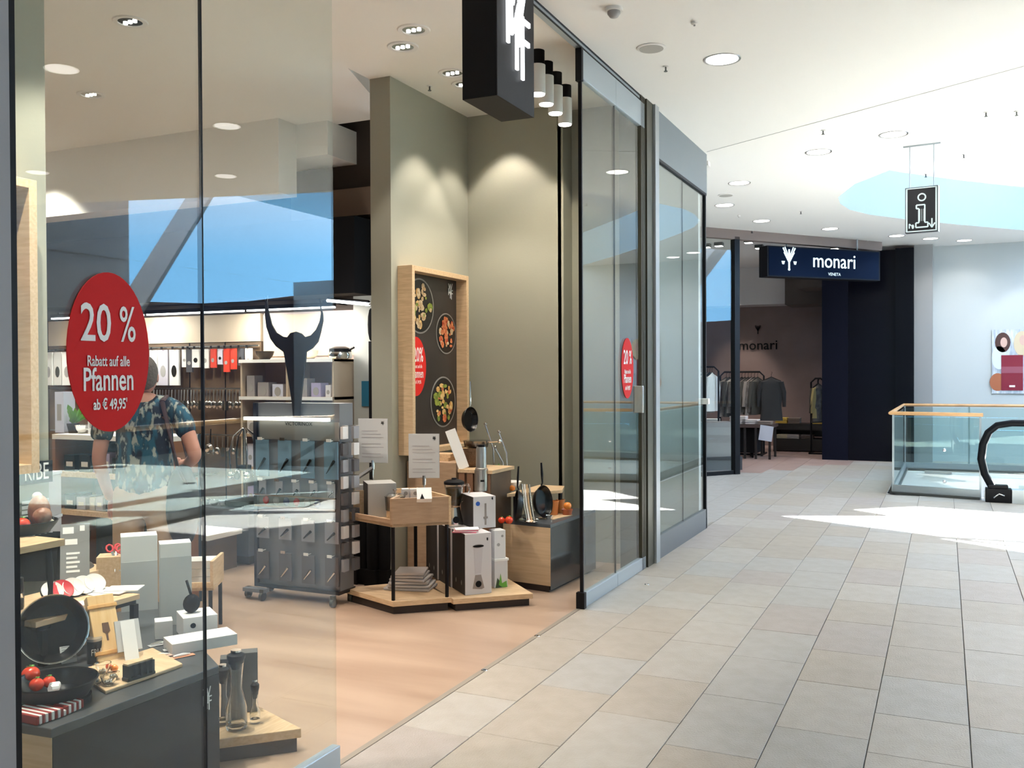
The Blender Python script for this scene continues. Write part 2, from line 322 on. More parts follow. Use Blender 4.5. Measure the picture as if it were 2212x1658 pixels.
m = M(); m.box(-3.8, -2.92, 7.3, 7.42, 0, CEIL_Z); m.box(-2.92, XG, 7.5, 7.6, 0, CEIL_Z); m.box(-2.95, -2.9, 7.3, 7.6, 0, CEIL_Z); mk('wall_right', m, GREYWALL, kind='structure')
m = M(); m.box(-3.98, -3.8, -1.2, 3.05, 0, CEIL_Z); mk('partition', m, GREYWALL, kind='structure')
# wall between this shop and the next one
m = M(); m.box(-13, -2.32, 9.62, 9.7, 0, CEIL_Z); mk('wall_far', m, mat('pale_wall', (0.62, 0.66, 0.66), 0.7), kind='structure')
m = M(); m.box(-6, XG-0.02, 7.6, 9.7, -0.1, 0.001); m.box(-6, -5.9, 7.6, 9.7, 0, CEIL_Z); m.box(-6, XG-0.03, 7.6, 9.62, CEIL_Z-0.02, CEIL_Z); mk('floor', m, mat('pale_floor', (0.48, 0.5, 0.49), 0.4), kind='structure')

# --- glazing: left shop window
win = thing('window_1', '', ''); del win['label'], win['category']; win['kind'] = 'structure'
def pane(par, y0, y1, z0, z1, x=XG, name='pane', g=GLASS):
    m = M(); m.box(x-0.005, x+0.005, y0, y1, z0, z1); return mk(name, m, g, par)
pane(win, 1.705, 2.398, 0.09, CEIL_Z-0.05); pane(win, 2.402, 3.135, 0.09, CEIL_Z-0.05)
m = M(); m.box(XG-0.006, XG+0.006, 2.3975, 2.4025, 0.09, CEIL_Z-0.05); mk('seal', m, BLACK, win)
m = M(); m.box(XG-0.02, XG+0.02, 1.7, 3.14, 0, 0.095); mk('rail', m, ALU, win, bevel=0.004)
m = M(); m.box(XG-0.02, XG+0.02, 1.66, 1.70, 0, CEIL_Z); mk('frame', m, BLACK, win)
m = M(); m.box(XG-0.05, XG+0.05, 1.3, 1.66, 0, CEIL_Z); mk('column', m, mat('grey_post_paint', (0.30, 0.29, 0.30), 0.5), kind='structure')
m = M(); m.box(XG-0.03, XG+0.01, -3, 7.5, CEIL_Z-0.045, CEIL_Z+0.0); t_ = mk('trim_6', m, ALU, kind='structure')
m = M(); m.box(XG+0.01, XG+0.016, -3, 7.5, CEIL_Z-0.045, CEIL_Z-0.035); m.box(XG+0.01, XG+0.016, -3, 7.5, CEIL_Z-0.010, CEIL_Z); mk('groove', m, BLACK, t_)
# --- sliding glass door
dr = thing('door_1', '', ''); del dr['label'], dr['category']; dr['kind'] = 'structure'
pane(dr, 5.99, 6.688, 0.10, 3.60); pane(dr, 6.692, 7.42, 0.10, 3.60)
m = M(); m.box(XG-0.006, XG+0.006, 6.688, 6.692, 0.1, 3.6); mk('seal', m, DKALU, dr)
for a, b in ((5.985, 6.688), (6.692, 7.42)):
    m = M(); m.box(XG-0.02, XG+0.02, a, b, 0.0, 0.10); mk('rail', m, ALU, dr, bevel=0.004)
    m = M(); m.box(XG-0.02, XG+0.02, a, b, 3.60, 3.80); mk('rail', m, ALU, dr, bevel=0.004)
m = M(); m.box(XG-0.022, XG+0.022, 5.95, 5.985, 3.58, 3.80); m.box(XG-0.012, XG+0.012, 5.972, 5.988, 0.1, 3.6); m.box(XG-0.03, XG+0.03, 5.945, 5.985, 0.0, 0.11); mk('edge_profile', m, BLACK, dr)
m = M(); m.box(XG-0.03, XG+0.045, 7.26, 7.30, 1.28, 1.5); mk('handle', m, STEEL, dr, bevel=0.006)
# dark grooved post between the door and the next window
m = M()
m.box(XG-0.16, XG-0.02, 7.30, 7.62, 0, CEIL_Z); m.box(XG-0.02, XG+0.03, 7.45, 7.62, 0, CEIL_Z)
for k in range(4): m.box(XG-0.02, XG+0.02, 7.32+k*0.03, 7.335+k*0.03, 0, CEIL_Z)
post = mk('column', m, mat('olive_post_metal', (0.085, 0.08, 0.055), 0.4, 0.5), kind='structure')
m = M(); m.box(XG-0.03, XG+0.05, 7.63, 7.74, 0, CEIL_Z); mk('column', m, mat('grey_post_metal', (0.40, 0.42, 0.43), 0.4, 0.5), kind='structure')
# --- fixed window of the next unit
w2 = thing('window_2', '', ''); del w2['label'], w2['category']; w2['kind'] = 'structure'
pane(w2, 7.78, 8.69, 0.20, 3.42); pane(w2, 8.695, 9.55, 0.20, 3.42)
m = M(); m.box(XG-0.02, XG+0.02, 7.74, 9.6, 0.0, 0.20); mk('rail', m, mat('grey_plinth_metal', (0.16, 0.175, 0.19), 0.4, 0.4), w2)
m = M(); m.box(XG-0.02, XG+0.02, 7.74, 9.62, 3.44, CEIL_Z); mk('header', m, mat('blue_grey_panel', (0.13, 0.17, 0.20), 0.3), w2)
m = M(); m.box(XG-0.021, XG+0.021, 7.76, 9.6, 3.42, 3.445); m.box(XG-0.02, XG+0.02, 9.55, 9.585, 0, 3.42); m.box(XG-0.021, XG+0.021, 7.75, 7.78, 0.2, CEIL_Z); m.box(XG-0.004, XG+0.004, 8.69, 8.695, 0.2, 3.42); mk('frame', m, BLACK, w2)
m = M(); m.box(XG-0.015, XG+0.06, 9.5, 9.56, 1.28, 1.34); mk('lock', m, PAPER, w2, bevel=0.008)

# --- the shop at the end: portal and interior
MU = Vector((0.616, 0.788, 0)); MA = Vector((-3.0, 14.9, 0))       # along its front
mwall = M()
mwall.box(-2.05, -0.55, 18.0, 18.15, 0, 3.78); mk('wall_portal', mwall, mat('black_portal_gloss', (0.004, 0.004, 0.008), 0.18, spec=0.12), kind='structure')
m = M(); m.box(-2.05, -1.6, 17.97, 18.0, 0, 3.3); mk('trim_7', m, mat('navy_panel', (0.005, 0.006, 0.015), 0.5, spec=0.1), kind='structure')
m = M(); m.box(-0.80, -0.50, 17.9, 18.2, 0, 3.79); mk('trim_8', m, mat('black_portal_edge', (0.003, 0.004, 0.007), 0.4, spec=0.1), kind='structure')
m = M(); m.box(-0.5, -0.2, 18.1, 18.5, 0, CEIL_Z); mk('column', m, mat('warm_grey_wall', (0.30, 0.31, 0.32), 0.7), kind='structure')
m = M(); m.box(-0.2, 9.9, 18.45, 18.6, 0, CEIL_Z); mk('wall_end', m, mat('cool_grey_wall', (0.50, 0.545, 0.56), 0.7), kind='structure')
PLASTER = mat('brown_plaster', (0.23, 0.165, 0.145), 0.7, noise=(1.3, 0.9, (0.30, 0.22, 0.20)))
m = M(); m.box(-6.4, 0.5, 21.0, 21.1, 0, 3.2); mk('wall_inner', m, PLASTER, kind='structure')
m = M(); m.box(-6.4, -3.0, 20.3, 21.0, 3.05, CEIL_Z); mk('trim_9', m, mat('pale_soffit', (0.62, 0.60, 0.60), 0.7), kind='structure')
m = M(); m.box(-3.0, 0.5, 19.9, 20.9, 3.0, CEIL_Z); m.box(-2.6, 0.5, 18.9, 19.9, 3.25, CEIL_Z); mk('trim_11', m, mat('dark_soffit', (0.10, 0.08, 0.07), 0.7), kind='structure')
m = M(); m.box(-6.45, -6.4, 10, 21, 0, CEIL_Z); m.box(-6.4, -2.33, 9.7, 9.75, 0, CEIL_Z); mk('wall_side', m, mat('grey_side_wall', (0.34, 0.33, 0.33), 0.7), kind='structure')
m = M(); m.box(-6.4, 0.4, 21.1, 21.2, 0, 3.8); mk('wall_rear', m, PLASTER, kind='structure')
# glass screen with black post at its entrance
w3 = thing('window_3', '', ''); del w3['label'], w3['category']; w3['kind'] = 'structure'
Tm = Matrix.Translation(MA) @ Matrix.Rotation(math.atan2(MU.y, MU.x), 4, 'Z')
m = M(); m.box(-2.2, -0.05, -0.006, 0.006, 0.05, 3.72, Tm); mk('pane', m, GLASS, w3)
m = M(); m.box(-0.06, 0.04, -0.05, 0.05, 0, 3.74, Tm); m.box(-2.2, -0.05, -0.03, 0.03, 0, 0.06, Tm); mk('frame', m, BLACK, w3)
m = M(); m.box(-2.2, 3.2, -0.05, 0.06, 3.70, CEIL_Z, Tm); mk('trim_10', m, mat('taupe_trim', (0.22, 0.17, 0.15), 0.5), kind='structure')
# --- floor void with the escalator pit
m = M(); m.box(-0.72, 6.5, 13.3, 13.36, -3, -0.012); m.box(-0.72, 6.5, 16.54, 16.6, -3, -0.012); m.box(-0.78, -0.72, 13.3, 16.6, -3, -0.012); m.box(6.5, 6.56, 13.3, 16.6, -3, -0.012); m.box(-0.78, 6.56, 13.3, 16.6, -3.1, -3)
mk('wall_pit', m, WHITE, kind='structure')
# ================================================================== CEILING FITTINGS
def downlight(x, y, r=0.10, e=40, lbl='round white recessed downlight glowing in the pale mall ceiling', grp='downlights in the mall ceiling', spot=130, z=CEIL_Z, col=(1, 0.95, 0.89), on_=True):
    t = thing('downlight', lbl, 'ceiling light', (x, y, z), group=grp)
    m = M(); m.lathe([(r*1.0, -0.002), (r*1.14, -0.006), (r*1.16, 0.0)], 24, close=False); mk('ring', m, STEELB, t, smooth=True)
    m = M(); m.cyl(r, -0.003, 0.002, 24); mk('lens', m, LAMP, t)
    if on_: lamp('lamp', 'SPOT', (0, 0, -0.03), e, t, col, spot=spot, blend=0.6, rad=r)
    return t
for x, y in [(-1.453, 6.753), (-0.444, 9.581), (-1.174, 10.007), (1.38, 4.86), (1.39, 6.61), (2.88, 8.26), (0.2, 1.8), (1.4, 2.9), (3.6, 5.2), (3.7, 2.5), (4.6, 7.2)]:
    d_ = downlight(x, y, 0.115, 27); nl = {(-1.453, 6.753): 'large glowing downlight beside the flat grey ceiling loudspeaker', (-0.444, 9.581): 'glowing downlight just before the rods of the information sign', (-1.174, 10.007): 'glowing downlight left of the one before the information sign'}.get((x, y))
    if nl: d_['label'] = nl
for px, py in [(1565, 443), (1645, 477), (1793, 494), (1937, 509), (2010, 515), (2083, 519), (1597, 395)]:
    p = on(px, py, CEIL_Z); downlight(p.x, p.y, 0.115, 40)
# shop: recessed spots
def recessed(x, y, e, spot=76, lbl='square recessed spotlight in the beige shop ceiling', z=CEIL_Z, rot=(0, 0, 0), grp='recessed spotlights in the shop ceiling', blend=0.35):
    t = thing('recessed_spotlight', lbl, 'ceiling light', (x, y, z), group=grp)
    m = M(); m.lathe([(0.075, 0.002), (0.078, -0.008), (0.105, -0.008), (0.11, 0.0)], 20, close=False); mk('ring', m, WHITE, t, smooth=True)
    m = M(); m.cyl(0.075, -0.004, 0.004, 16); mk('reflector', m, CHROME, t)
    for k in range(3):
        m = M(); m.cyl(0.014, -0.012, -0.004, 10, TR(-0.04+0.04*k, 0, 0)); mk('diode', m, LAMP, t)
    lamp('lamp', 'SPOT', (0, 0, -0.03), e, t, (1, 0.91, 0.80), spot=spot, blend=blend, rot=rot, rad=0.03)
    return t
recessed(-3.38, 6.46, 75, 84); recessed(-3.38, 7.0, 60, 84); recessed(-3.38, 5.54, 50, 80); recessed(-3.34, 6.18, 25, 60)
for x, y, e in [(-3.12, 2.35, 640), (-3.2, 3.1, 520), (-3.15, 1.6, 280), (-3.1, 4.4, 150), (-3.15, 5.3, 150), (-4.7, 4.4, 240), (-6.0, 3.0, 260), (-6.2, 5.4, 260), (-7.6, 4.4, 260), (-8.13, 6.2, 180), (-9.5, 5.2, 200)]:
    recessed(x, y, e*(0.85 if x < -3.6 else 0.52), 96 if x < -3.6 else 72)
# white surface-mounted cylinder spots beside the door
for (x, y), nth in zip([(-2.58, 6.02), (-2.62, 6.27), (-2.65, 6.52), (-2.70, 6.84)], ('white cylinder spotlight nearest the black shop sign', 'second white cylinder spotlight from the black shop sign', 'third white cylinder spotlight from the black shop sign', 'white cylinder spotlight nearest the sliding door edge')):
    t = thing('cylinder_spotlight', nth, 'ceiling light', (x, y, CEIL_Z), group='cylinder spotlights behind the glass door')
    m = M(); m.cyl(0.05, -0.10, 0, 20); mk('cap', m, BLACKM, t, smooth=True)
    m = M(); m.lathe([(0.055, -0.10), (0.055, -0.30)], 20); mk('housing', m, WHITE, t, smooth=True)
    m = M(); m.cyl(0.049, -0.307, -0.299, 20); mk('lens', m, LAMP, t)
    lamp('lamp', 'SPOT', (0, 0, -0.32), 30, t, (1, 0.88, 0.72), spot=100, blend=0.3, rad=0.04, rot=(R(8), R(12), 0))
# smoke detectors, sprinklers, loudspeakers
def small(name, px, py, build, lbl, cat, grp=None, z=CEIL_Z):
    p = on(px, py, z); t = thing(name, lbl, cat, (p.x, p.y, z), group=grp); build(t); return t
def det(t):
    m = M(); m.lathe([(0.055, 0), (0.055, -0.02)], 20); mk('base', m, WHITE, t, smooth=True)
    m = M(); m.lathe([(0.04, -0.02), (0.04, -0.035), (0.025, -0.055), (0.01, -0.06)], 16); mk('sensor', m, GREYPRINT, t, smooth=True)
def spk(t):
    m = M(); m.lathe([(0.10, 0), (0.10, -0.006), (0.085, -0.01)], 24); mk('rim', m, WHITE, t, smooth=True); m = M(); m.cyl(0.083, -0.012, -0.009, 24); mk('grille', m, mat('speaker_mesh', (0.42, 0.41, 0.38), 0.7), t)
def spr(t):
    m = M(); m.cyl(0.02, -0.006, 0, 12); mk('plate', m, WHITE, t); m = M(); m.cyl(0.006, -0.035, -0.006, 8); m.cyl(0.014, -0.040, -0.036, 10); mk('nozzle', m, DKALU, t)
small('smoke_detector', 1326, 18, det, 'round white smoke detector on the mall ceiling near the black shop sign', 'smoke detector')
def det2(t):
    m = M(); m.lathe([(0.022, 0), (0.022, -0.012), (0.012, -0.02), (0.001, -0.02)], 16, close=False); mk('body', m, WHITE, t, smooth=True); m = M(); m.cyl(0.006, -0.028, -0.02, 8); mk('sensor', m, GREYPRINT, t)
small('smoke_detector', 1500, 47, det2, 'small round detector on the mall ceiling between smoke detector and downlight', 'smoke detector')
small('smoke_detector', 1596, 465, det2, 'small white detector on the ceiling above the far glass screen', 'smoke detector')
small('ceiling_speaker', 1407, 103, spk, 'flat round grey loudspeaker in the mall ceiling', 'loudspeaker')
small('ceiling_speaker', 1568, 421, spk, 'dim flat loudspeaker in the far mall ceiling', 'loudspeaker')
for px, py in [(1438, 143), (1778, 281), (2082, 333), (2000, 375), (1625, 498), (1873, 520), (1730, 456), (2130, 242), (2196, 240)]:
    small('sprinkler', px, py, spr, 'small metal sprinkler head under the mall ceiling', 'sprinkler', 'sprinklers in the mall ceiling')
small('sprinkler', 928, 185, spr, 'sprinkler head under the beige shop ceiling beside the partition', 'sprinkler')
# linear light bars over the wall shelves
t = thing('light_bar', 'long slim white light bar running above the wall display', 'light', (0, 0, 0))
for a, b in ((-8.6, -7.30), (-7.24, -6.02), (-5.97, -4.98)):
    m = M(); m.box(a, b, 6.95, 6.98, 2.20, 2.215); mk('tube', m, TUBE, t)
m = M(); m.box(-8.6, -4.98, 6.94, 6.99, 2.215, 2.25); mk('housing', m, BLACKM, t); m = M(); m.box(-8.5, -8.48, 6.95, 7.3, 2.25, 2.27); m.box(-6.5, -6.48, 6.95, 7.3, 2.25, 2.27); m.box(-5.1, -5.08, 6.95, 7.3, 2.25, 2.27); mk('bracket', m, BLACKM, t)
for x in (-8.2, -7.27, -6.0, -5.2): lamp('lamp', 'AREA', (x, 6.9, 2.19), 16, t, (1, 0.93, 0.86), size=0.3, rot=(R(20), 0, 0))
a, b = ony(708, 649, 6.6), ony(797, 657, 6.1)
t = thing('light_bar', 'short tilted bright light bar beside the olive pillar', 'light', (0, 0, 0)); m = M(); m.tube([a, b], 0.014, 6); mk('tube', m, TUBE, t)
m = M(); m.tube([a+Vector((0, 0, 0.02)), b+Vector((0, 0, 0.02))], 0.012, 4); mk('housing', m, BLACKM, t); m = M(); m.tube([b, Vector((-3.975, b.y, b.z+0.01))], 0.008, 6); mk('bracket', m, STEELB, t); lamp('lamp', 'POINT', (a+b)/2-Vector((0, 0, 0.1)), 14, t, (0.95, 0.97, 1), rad=0.1)
# far shop lamps
for px, py in [(1526, 533), (1553, 530), (1617, 523), (1640, 535), (1803, 536)]:
    p = on(px, py, 3.8); t = thing('ceiling_spot', 'small bright square spotlight inside the far clothes shop', 'ceiling light', (p.x, min(p.y, 19.9), 3.85), group='spotlights of the far clothes shop')
    m = M(); m.box(-0.07, 0.07, -0.07, 0.07, -0.06, 0.0); mk('housing', m, DKALU, t); m = M(); m.box(-0.06, 0.06, -0.06, 0.06, -0.066, -0.06); mk('lens', m, LAMP, t)
lamp('lamp', 'SPOT', (-4.1, 20.2, 3.2), 130, None, (1, 0.86, 0.76), spot=60, blend=0.8, rot=(R(22), 0, 0), rad=0.05)
lamp('lamp', 'SPOT', (-3.0, 19.0, 3.5), 120, None, (1, 0.86, 0.76), spot=110, blend=0.8, rad=0.05)
lamp('lamp', 'SPOT', (-4.5, 17.5, 3.5), 120, None, (1, 0.88, 0.8), spot=120, blend=0.8, rad=0.05)
lamp('lamp', 'SPOT', (1.2, 17.7, 3.8), 36, None, (0.9, 0.96, 1), spot=70, blend=0.5, rot=(R(12), 0, 0), rad=0.03)
lamp('lamp', 'SPOT', (0.35, 17.7, 3.8), 18, None, (0.9, 0.96, 1), spot=70, blend=0.5, rot=(R(12), 0, 0), rad=0.03)
lamp('lamp', 'POINT', (-4.2, 8.6, 3.0), 60, None, (0.85, 0.95, 1), rad=0.3)

# unseen fill lights added to brighten the atrium roof and fascia
for x, y in [(1.0, 12.5), (2.6, 15.5), (1.5, 18.5), (5.0, 19.0), (6.5, 14.0), (5.5, 10.0), (1.2, 21.5), (1.4, 24.5), (0.4, 23.0)]:
    t = thing('added_fill_globe', 'added white fill light globe under the atrium roof', 'ceiling light', (x, y, ROOF_Z), group='added fill light globes under the atrium roof'); m = M(); m.cyl(0.01, -0.35, 0, 8); mk('rod', m, WHITE, t); m = M(); m.sph((0, 0, -0.45), 0.11, 14, 10); mk('globe', m, emit_mat('fill_globe_glow', (1, 0.93, 0.84), 3.0), t, smooth=True)
    lamp('lamp', 'POINT', (0, 0, -0.68), 110, t, (1, 0.88, 0.74), rad=0.12)
# ================================================================== SIGNS, STICKERS, POSTERS
def bar(m, a, b, wd, y0, y1, T=None):
    d = Vector((b[0]-a[0], b[1]-a[1])).normalized(); n_ = Vector((-d.y, d.x))*wd/2
    pts = [(a[0]+n_.x, a[1]+n_.y), (a[0]-n_.x, a[1]-n_.y), (b[0]-n_.x, b[1]-n_.y), (b[0]+n_.x, b[1]+n_.y)]
    return plate(m, pts, y0, y1-y0, T)
LOGO = [((.02, 1.0), (.20, .66)), ((.36, .98), (.20, .66)), ((.36, .98), (.52, .60)), ((.74, 1.02), (.52, .60)),
        ((.03, .70), (.03, .26)), ((.14, .70), (.16, .36)), ((.03, .70), (.24, .40)), ((.44, .70), (.24, .40)), ((.44, .70), (.44, .30)),
        ((.36, .60), (.36, .06)), ((.58, .62), (.58, .0)), ((.56, .58), (.86, .58)), ((.56, .38), (.84, .38))]
def logo(parent, T, wd, ht, mt, t=0.05, dep=0.008, name='emblem', double=True):
    m = M()
    for a, b in LOGO:
        A_, B_ = (a[0]*wd, a[1]*ht), (b[0]*wd, b[1]*ht)
        bar(m, A_, B_, t, -dep, 0, T)
    return mk(name, m, mt, parent)
TX = lambda x, y, z: Matrix.Translation((x, y, z)) @ Matrix.Rotation(R(90), 4, 'Z')    # local -Y faces +X, local X runs along +Y
s = thing('shop_sign', 'black projecting shop sign with white glowing letters over the shop front', 'sign', (-2.12, 4.40, 3.05))
m = M(); m.box(-0.20, 0, 0, 0.48, 0, 0.74); mk('housing', m, BLACK, s, bevel=0.003)
m = M(); m.box(0, 0.006, 0.0, 0.48, 0, 0.74); mk('front_panel', m, mat('anthracite_panel', (0.022, 0.021, 0.023), 0.5, spec=0.2), s)
m = M(); m.box(-0.14, -0.06, 0.1, 0.38, 0.74, 0.80); mk('bracket', m, BLACK, s)
logo(s, TX(0.012, 0.10, 0.16), 0.34, 0.56, LETTER, 0.026, 0.012, 'letters')
for (yc, zc, sc, lbl) in [(2.01, 1.67, 1.0, 'red oval discount sticker with white lettering on the left shop window'), (6.98, 1.64, 1.0, 'red oval discount sticker seen at a slant on the sliding glass door')]:
    t = thing('discount_sticker', lbl, 'sticker', (XG+0.008, yc, zc)); m = M(); disc(m, 0.15, -0.001, 48, Matrix.Rotation(R(90), 4, 'Z'), 1, 0.235/0.15); mk('sheet', m, RED, t)
    f = 0.003
    text(t, '20', (f, -0.050, 0.079), FACE_X, 0.155, STWHITE, 0.72, bold=0.0015); text(t, '%', (f, 0.066, 0.079), FACE_X, 0.150, STWHITE, 0.62, bold=0.0008)
    text(t, 'Rabatt auf alle', (f, -0.005, -0.028), FACE_X, 0.044, STWHITE, 0.62, bold=0.0004); text(t, 'Pfannen', (f, -0.005, -0.084), FACE_X, 0.095, STWHITE, 0.62, bold=0.0012)
    text(t, "ab € 49,95'", (f, 0.0, -0.155), FACE_X, 0.044, STWHITE, 0.62, bold=0.0008)
# hanging information sign
t = thing('information_sign', 'square black and white information sign hung on two rods from the mall ceiling', 'sign', (-0.21, 10.13, CEIL_Z), R(-7))
m = M(); m.box(-0.17, 0.17, -0.012, 0.012, -0.012, 0); mk('ceiling_rail', m, ALU, t)
for x in (-0.11, 0.11): m = M(); m.cyl(0.005, -0.42, 0, 8, TR(x, 0, 0)); mk('rod', m, ALU, t)
m = M(); m.box(-0.15, 0.15, -0.025, 0.045, -0.87, -0.42); mk('panel', m, mat('sign_black', (0.012, 0.013, 0.018), 0.3), t, bevel=0.004)
m = M(); m.box(-0.142, 0.142, -0.03, -0.026, -0.862, -0.852); m.box(-0.142, 0.142, -0.03, -0.026, -0.438, -0.428); m.box(-0.142, -0.128, -0.03, -0.026, -0.862, -0.428); m.box(0.128, 0.142, -0.03, -0.026, -0.862, -0.428)
m.box(0.15, 0.155, -0.025, 0.045, -0.87, -0.42); mk('border', m, mat('sign_white', (0.72, 0.86, 0.9), 0.4), t)
SW = mat('sign_white', (0.7, 0.8, 0.85), 0.4)
m = M(); ring = [(0.034*math.cos(2*math.pi*k/20)+0.005, 0.034*math.sin(2*math.pi*k/20)-0.525) for k in range(20)]
for k in range(20): bar(m, ring[k], ring[(k+1) % 20], 0.013, -0.032, -0.027)
o_ = [(-0.045, -0.60), (-0.045, -0.635), (-0.022, -0.635), (-0.022, -0.775), (-0.05, -0.775), (-0.05, -0.82), (0.06, -0.82), (0.06, -0.775), (0.032, -0.775), (0.032, -0.60)]
for k in range(len(o_)): bar(m, o_[k], o_[(k+1) % len(o_)], 0.013, -0.032, -0.027)
for k in (-0.012, 0.005, 0.022): bar(m, (k, -0.76), (k, -0.64), 0.004, -0.0285, -0.027)
mk('symbol', m, SW, t)
m = M(); bar(m, (0.097, -0.74), (0.097, -0.82), 0.012, -0.032, -0.027); bar(m, (0.07, -0.785), (0.097, -0.83), 0.012, -0.032, -0.027); bar(m, (0.124, -0.785), (0.097, -0.83), 0.012, -0.032, -0.027); mk('arrow', m, SW, t)
m = M(); bar(m, (-0.11, -0.78), (-0.11, -0.825), 0.01, -0.032, -0.027); bar(m, (-0.11, -0.78), (-0.09, -0.80), 0.01, -0.032, -0.027); m2 = m; disc(m2, 0.016, -0.032, 12, None, 0.7, 1.4, (-0.078, -0.81), 0.005); mk('small_symbol', m2, SW, t)
# two more hanging signs that the left window mirrors
def mir(px, py, d):     # point seen mirrored in the shop window, d metres beyond the pane
    r = ray(px, py); k = XG/r.x; p = CAM+r*k; r2 = Vector((-r.x, r.y, r.z)); return p+r2*(d/r2.x)
for pa, pb, lbl in [((20, -40), (200, 12), 'hanging direction sign with a diagonal arrow over the mall walkway'), ((247, -60), (420, -12), 'second hanging direction sign farther along the mall walkway')]:
    a = mir(pa[0], 45 if pa[0] < 100 else 12, 3.0); b = mir(pb[0], 45 if pa[0] < 100 else 12, 3.0); cpt = (a+b)/2; wd = (b-a).length*0.95
    t = thing('direction_sign', lbl, 'sign', (cpt.x, cpt.y, cpt.z), math.atan2((b-a).y, (b-a).x)-0)
    m = M(); m.box(-wd/2, wd/2, -0.02, 0.02, 0.0, 0.36); mk('panel', m, mat('sign_black', (0.01, 0.01, 0.01), 0.3), t)
    m = M()
    for q in (-0.024, 0.02): m.box(-wd/2+0.01, wd/2-0.01, q, q+0.004, 0.01, 0.025); m.box(-wd/2+0.01, wd/2-0.01, q, q+0.004, 0.335, 0.35); m.box(-wd/2+0.01, -wd/2+0.025, q, q+0.004, 0.01, 0.35); m.box(wd/2-0.025, wd/2-0.01, q, q+0.004, 0.01, 0.35)
    mk('border', m, emit_mat('sign_backlight', (0.8, 0.93, 1.0), 1.6), t)
    m = M(); ax = wd/2-0.12
    for q in (-0.026, 0.022): bar(m, (ax-0.05, 0.12), (ax+0.05, 0.24), 0.02, q, q+0.004); bar(m, (ax+0.05, 0.24), (ax-0.02, 0.24), 0.02, q, q+0.004); bar(m, (ax+0.05, 0.24), (ax+0.05, 0.16), 0.02, q, q+0.004)
    mk('arrow', m, emit_mat('sign_backlight', (0.8, 0.93, 1.0), 1.6), t)
    m = M()
    for x in (-wd/3, wd/3): m.cyl(0.005, 0.36, CEIL_Z-cpt.z, 8, TR(x, 0, 0))
    mk('rod', m, ALU, t)
# framed advertising posters
FOOD = [mat('food_%s' % k, c, 0.6, noise=(40, 1.0, c2)) for k, c, c2 in [('golden', (0.62, 0.30, 0.07), (0.85, 0.62, 0.28)), ('red', (0.50, 0.06, 0.02), (0.75, 0.30, 0.12)), ('green', (0.35, 0.40, 0.06), (0.15, 0.22, 0.04)), ('cream', (0.72, 0.58, 0.38), (0.5, 0.3, 0.14))]]
def poster(y0, y1, z0, z1, lbl, sticker):
    t = thing('framed_poster', lbl, 'poster', (-3.8, y0, z0), R(90)); w_ = y1-y0; h_ = z1-z0; D = 0.13
    for nm, b in (('frame', (0, 0.04, 0, h_)), ('frame', (w_-0.04, w_, 0, h_)), ('frame', (0.04, w_-0.04, 0, 0.04)), ('frame', (0.04, w_-0.04, h_-0.04, h_))):
        m = M(); m.box(b[0], b[1], -D, 0, b[2], b[3]); mk(nm, m, OAK, t, bevel=0.002)
    m = M(); m.box(0.04, w_-0.04, -0.03, -0.02, 0.04, h_-0.04); mk('print', m, mat('print_dark_table', (0.03, 0.025, 0.024), 0.35, noise=(3, 0.6, (0.06, 0.05, 0.048))), t)
    rg = random.Random(5)
    for i, (cx, cz, rr) in enumerate([(0.30, 0.80, 0.22), (0.76, 0.66, 0.17), (0.70, 0.27, 0.21)]):
        m = M(); disc(m, rr, -0.033, 40, None, 1, 1, (cx*w_, cz*h_), 0.002); mk('printed_pan', m, mat('print_steel_rim', (0.28, 0.27, 0.26), 0.4), t)
        m = M(); disc(m, rr*0.94, -0.034, 40, None, 1, 1, (cx*w_, cz*h_), 0.001); mk('printed_pan', m, mat('print_pan_black', (0.014, 0.013, 0.013), 0.4), t)
        ms = [M() for _ in FOOD]
        for k in range(46):
            a = rg.random()*6.28; q = rr*0.75*math.sqrt(rg.random()); s_ = rg.uniform(0.012, 0.034)
            fi = rg.choice([[0, 3, 3, 2], [1, 1, 3, 1], [0, 1, 0, 2]][i]); disc(ms[fi], s_, -0.036-0.0001*k, 7, None, rg.uniform(0.6, 1.4), rg.uniform(0.5, 1.3), (cx*w_+q*math.cos(a), cz*h_+q*math.sin(a)), 0.001)
        for mm_, f_ in zip(ms, FOOD):
            if mm_.v: mk('printed_food', mm_, f_, t, kind='stuff')
    logo(t, TR(w_*0.80, -0.034, h_*0.86), 0.09, 0.13, PAPER, 0.008, 0.002)
    if sticker:
        m = M(); disc(m, 0.155, -0.042, 40, None, 1, 1.5, (0.20, h_*0.47), 0.003); mk('discount_spot', m, mat('poster_red', (0.75, 0.015, 0.01), 0.5), t)
        text(t, '20%', (0.235, -0.0425, h_*0.53), FACE_Y, 0.16, STWHITE, 0.55, bold=0.002); text(t, 'Rabatt auf alle', (0.225, -0.0425, h_*0.47), FACE_Y, 0.04, STWHITE, 0.6)
        text(t, 'Pfannen', (0.225, -0.0425, h_*0.43), FACE_Y, 0.10, STWHITE, 0.55, bold=0.001); text(t, 'ab € 49,95', (0.225, -0.0425, h_*0.385), FACE_Y, 0.04, STWHITE, 0.6)
    return t
poster(6.13, 7.06, 0.98, 2.43, 'oak-framed advertising poster of food in pans on the lit olive wall', True)
poster(1.9, 2.90, 1.17, 2.47, 'oak-framed poster cut by the dark frame of the left window', False)

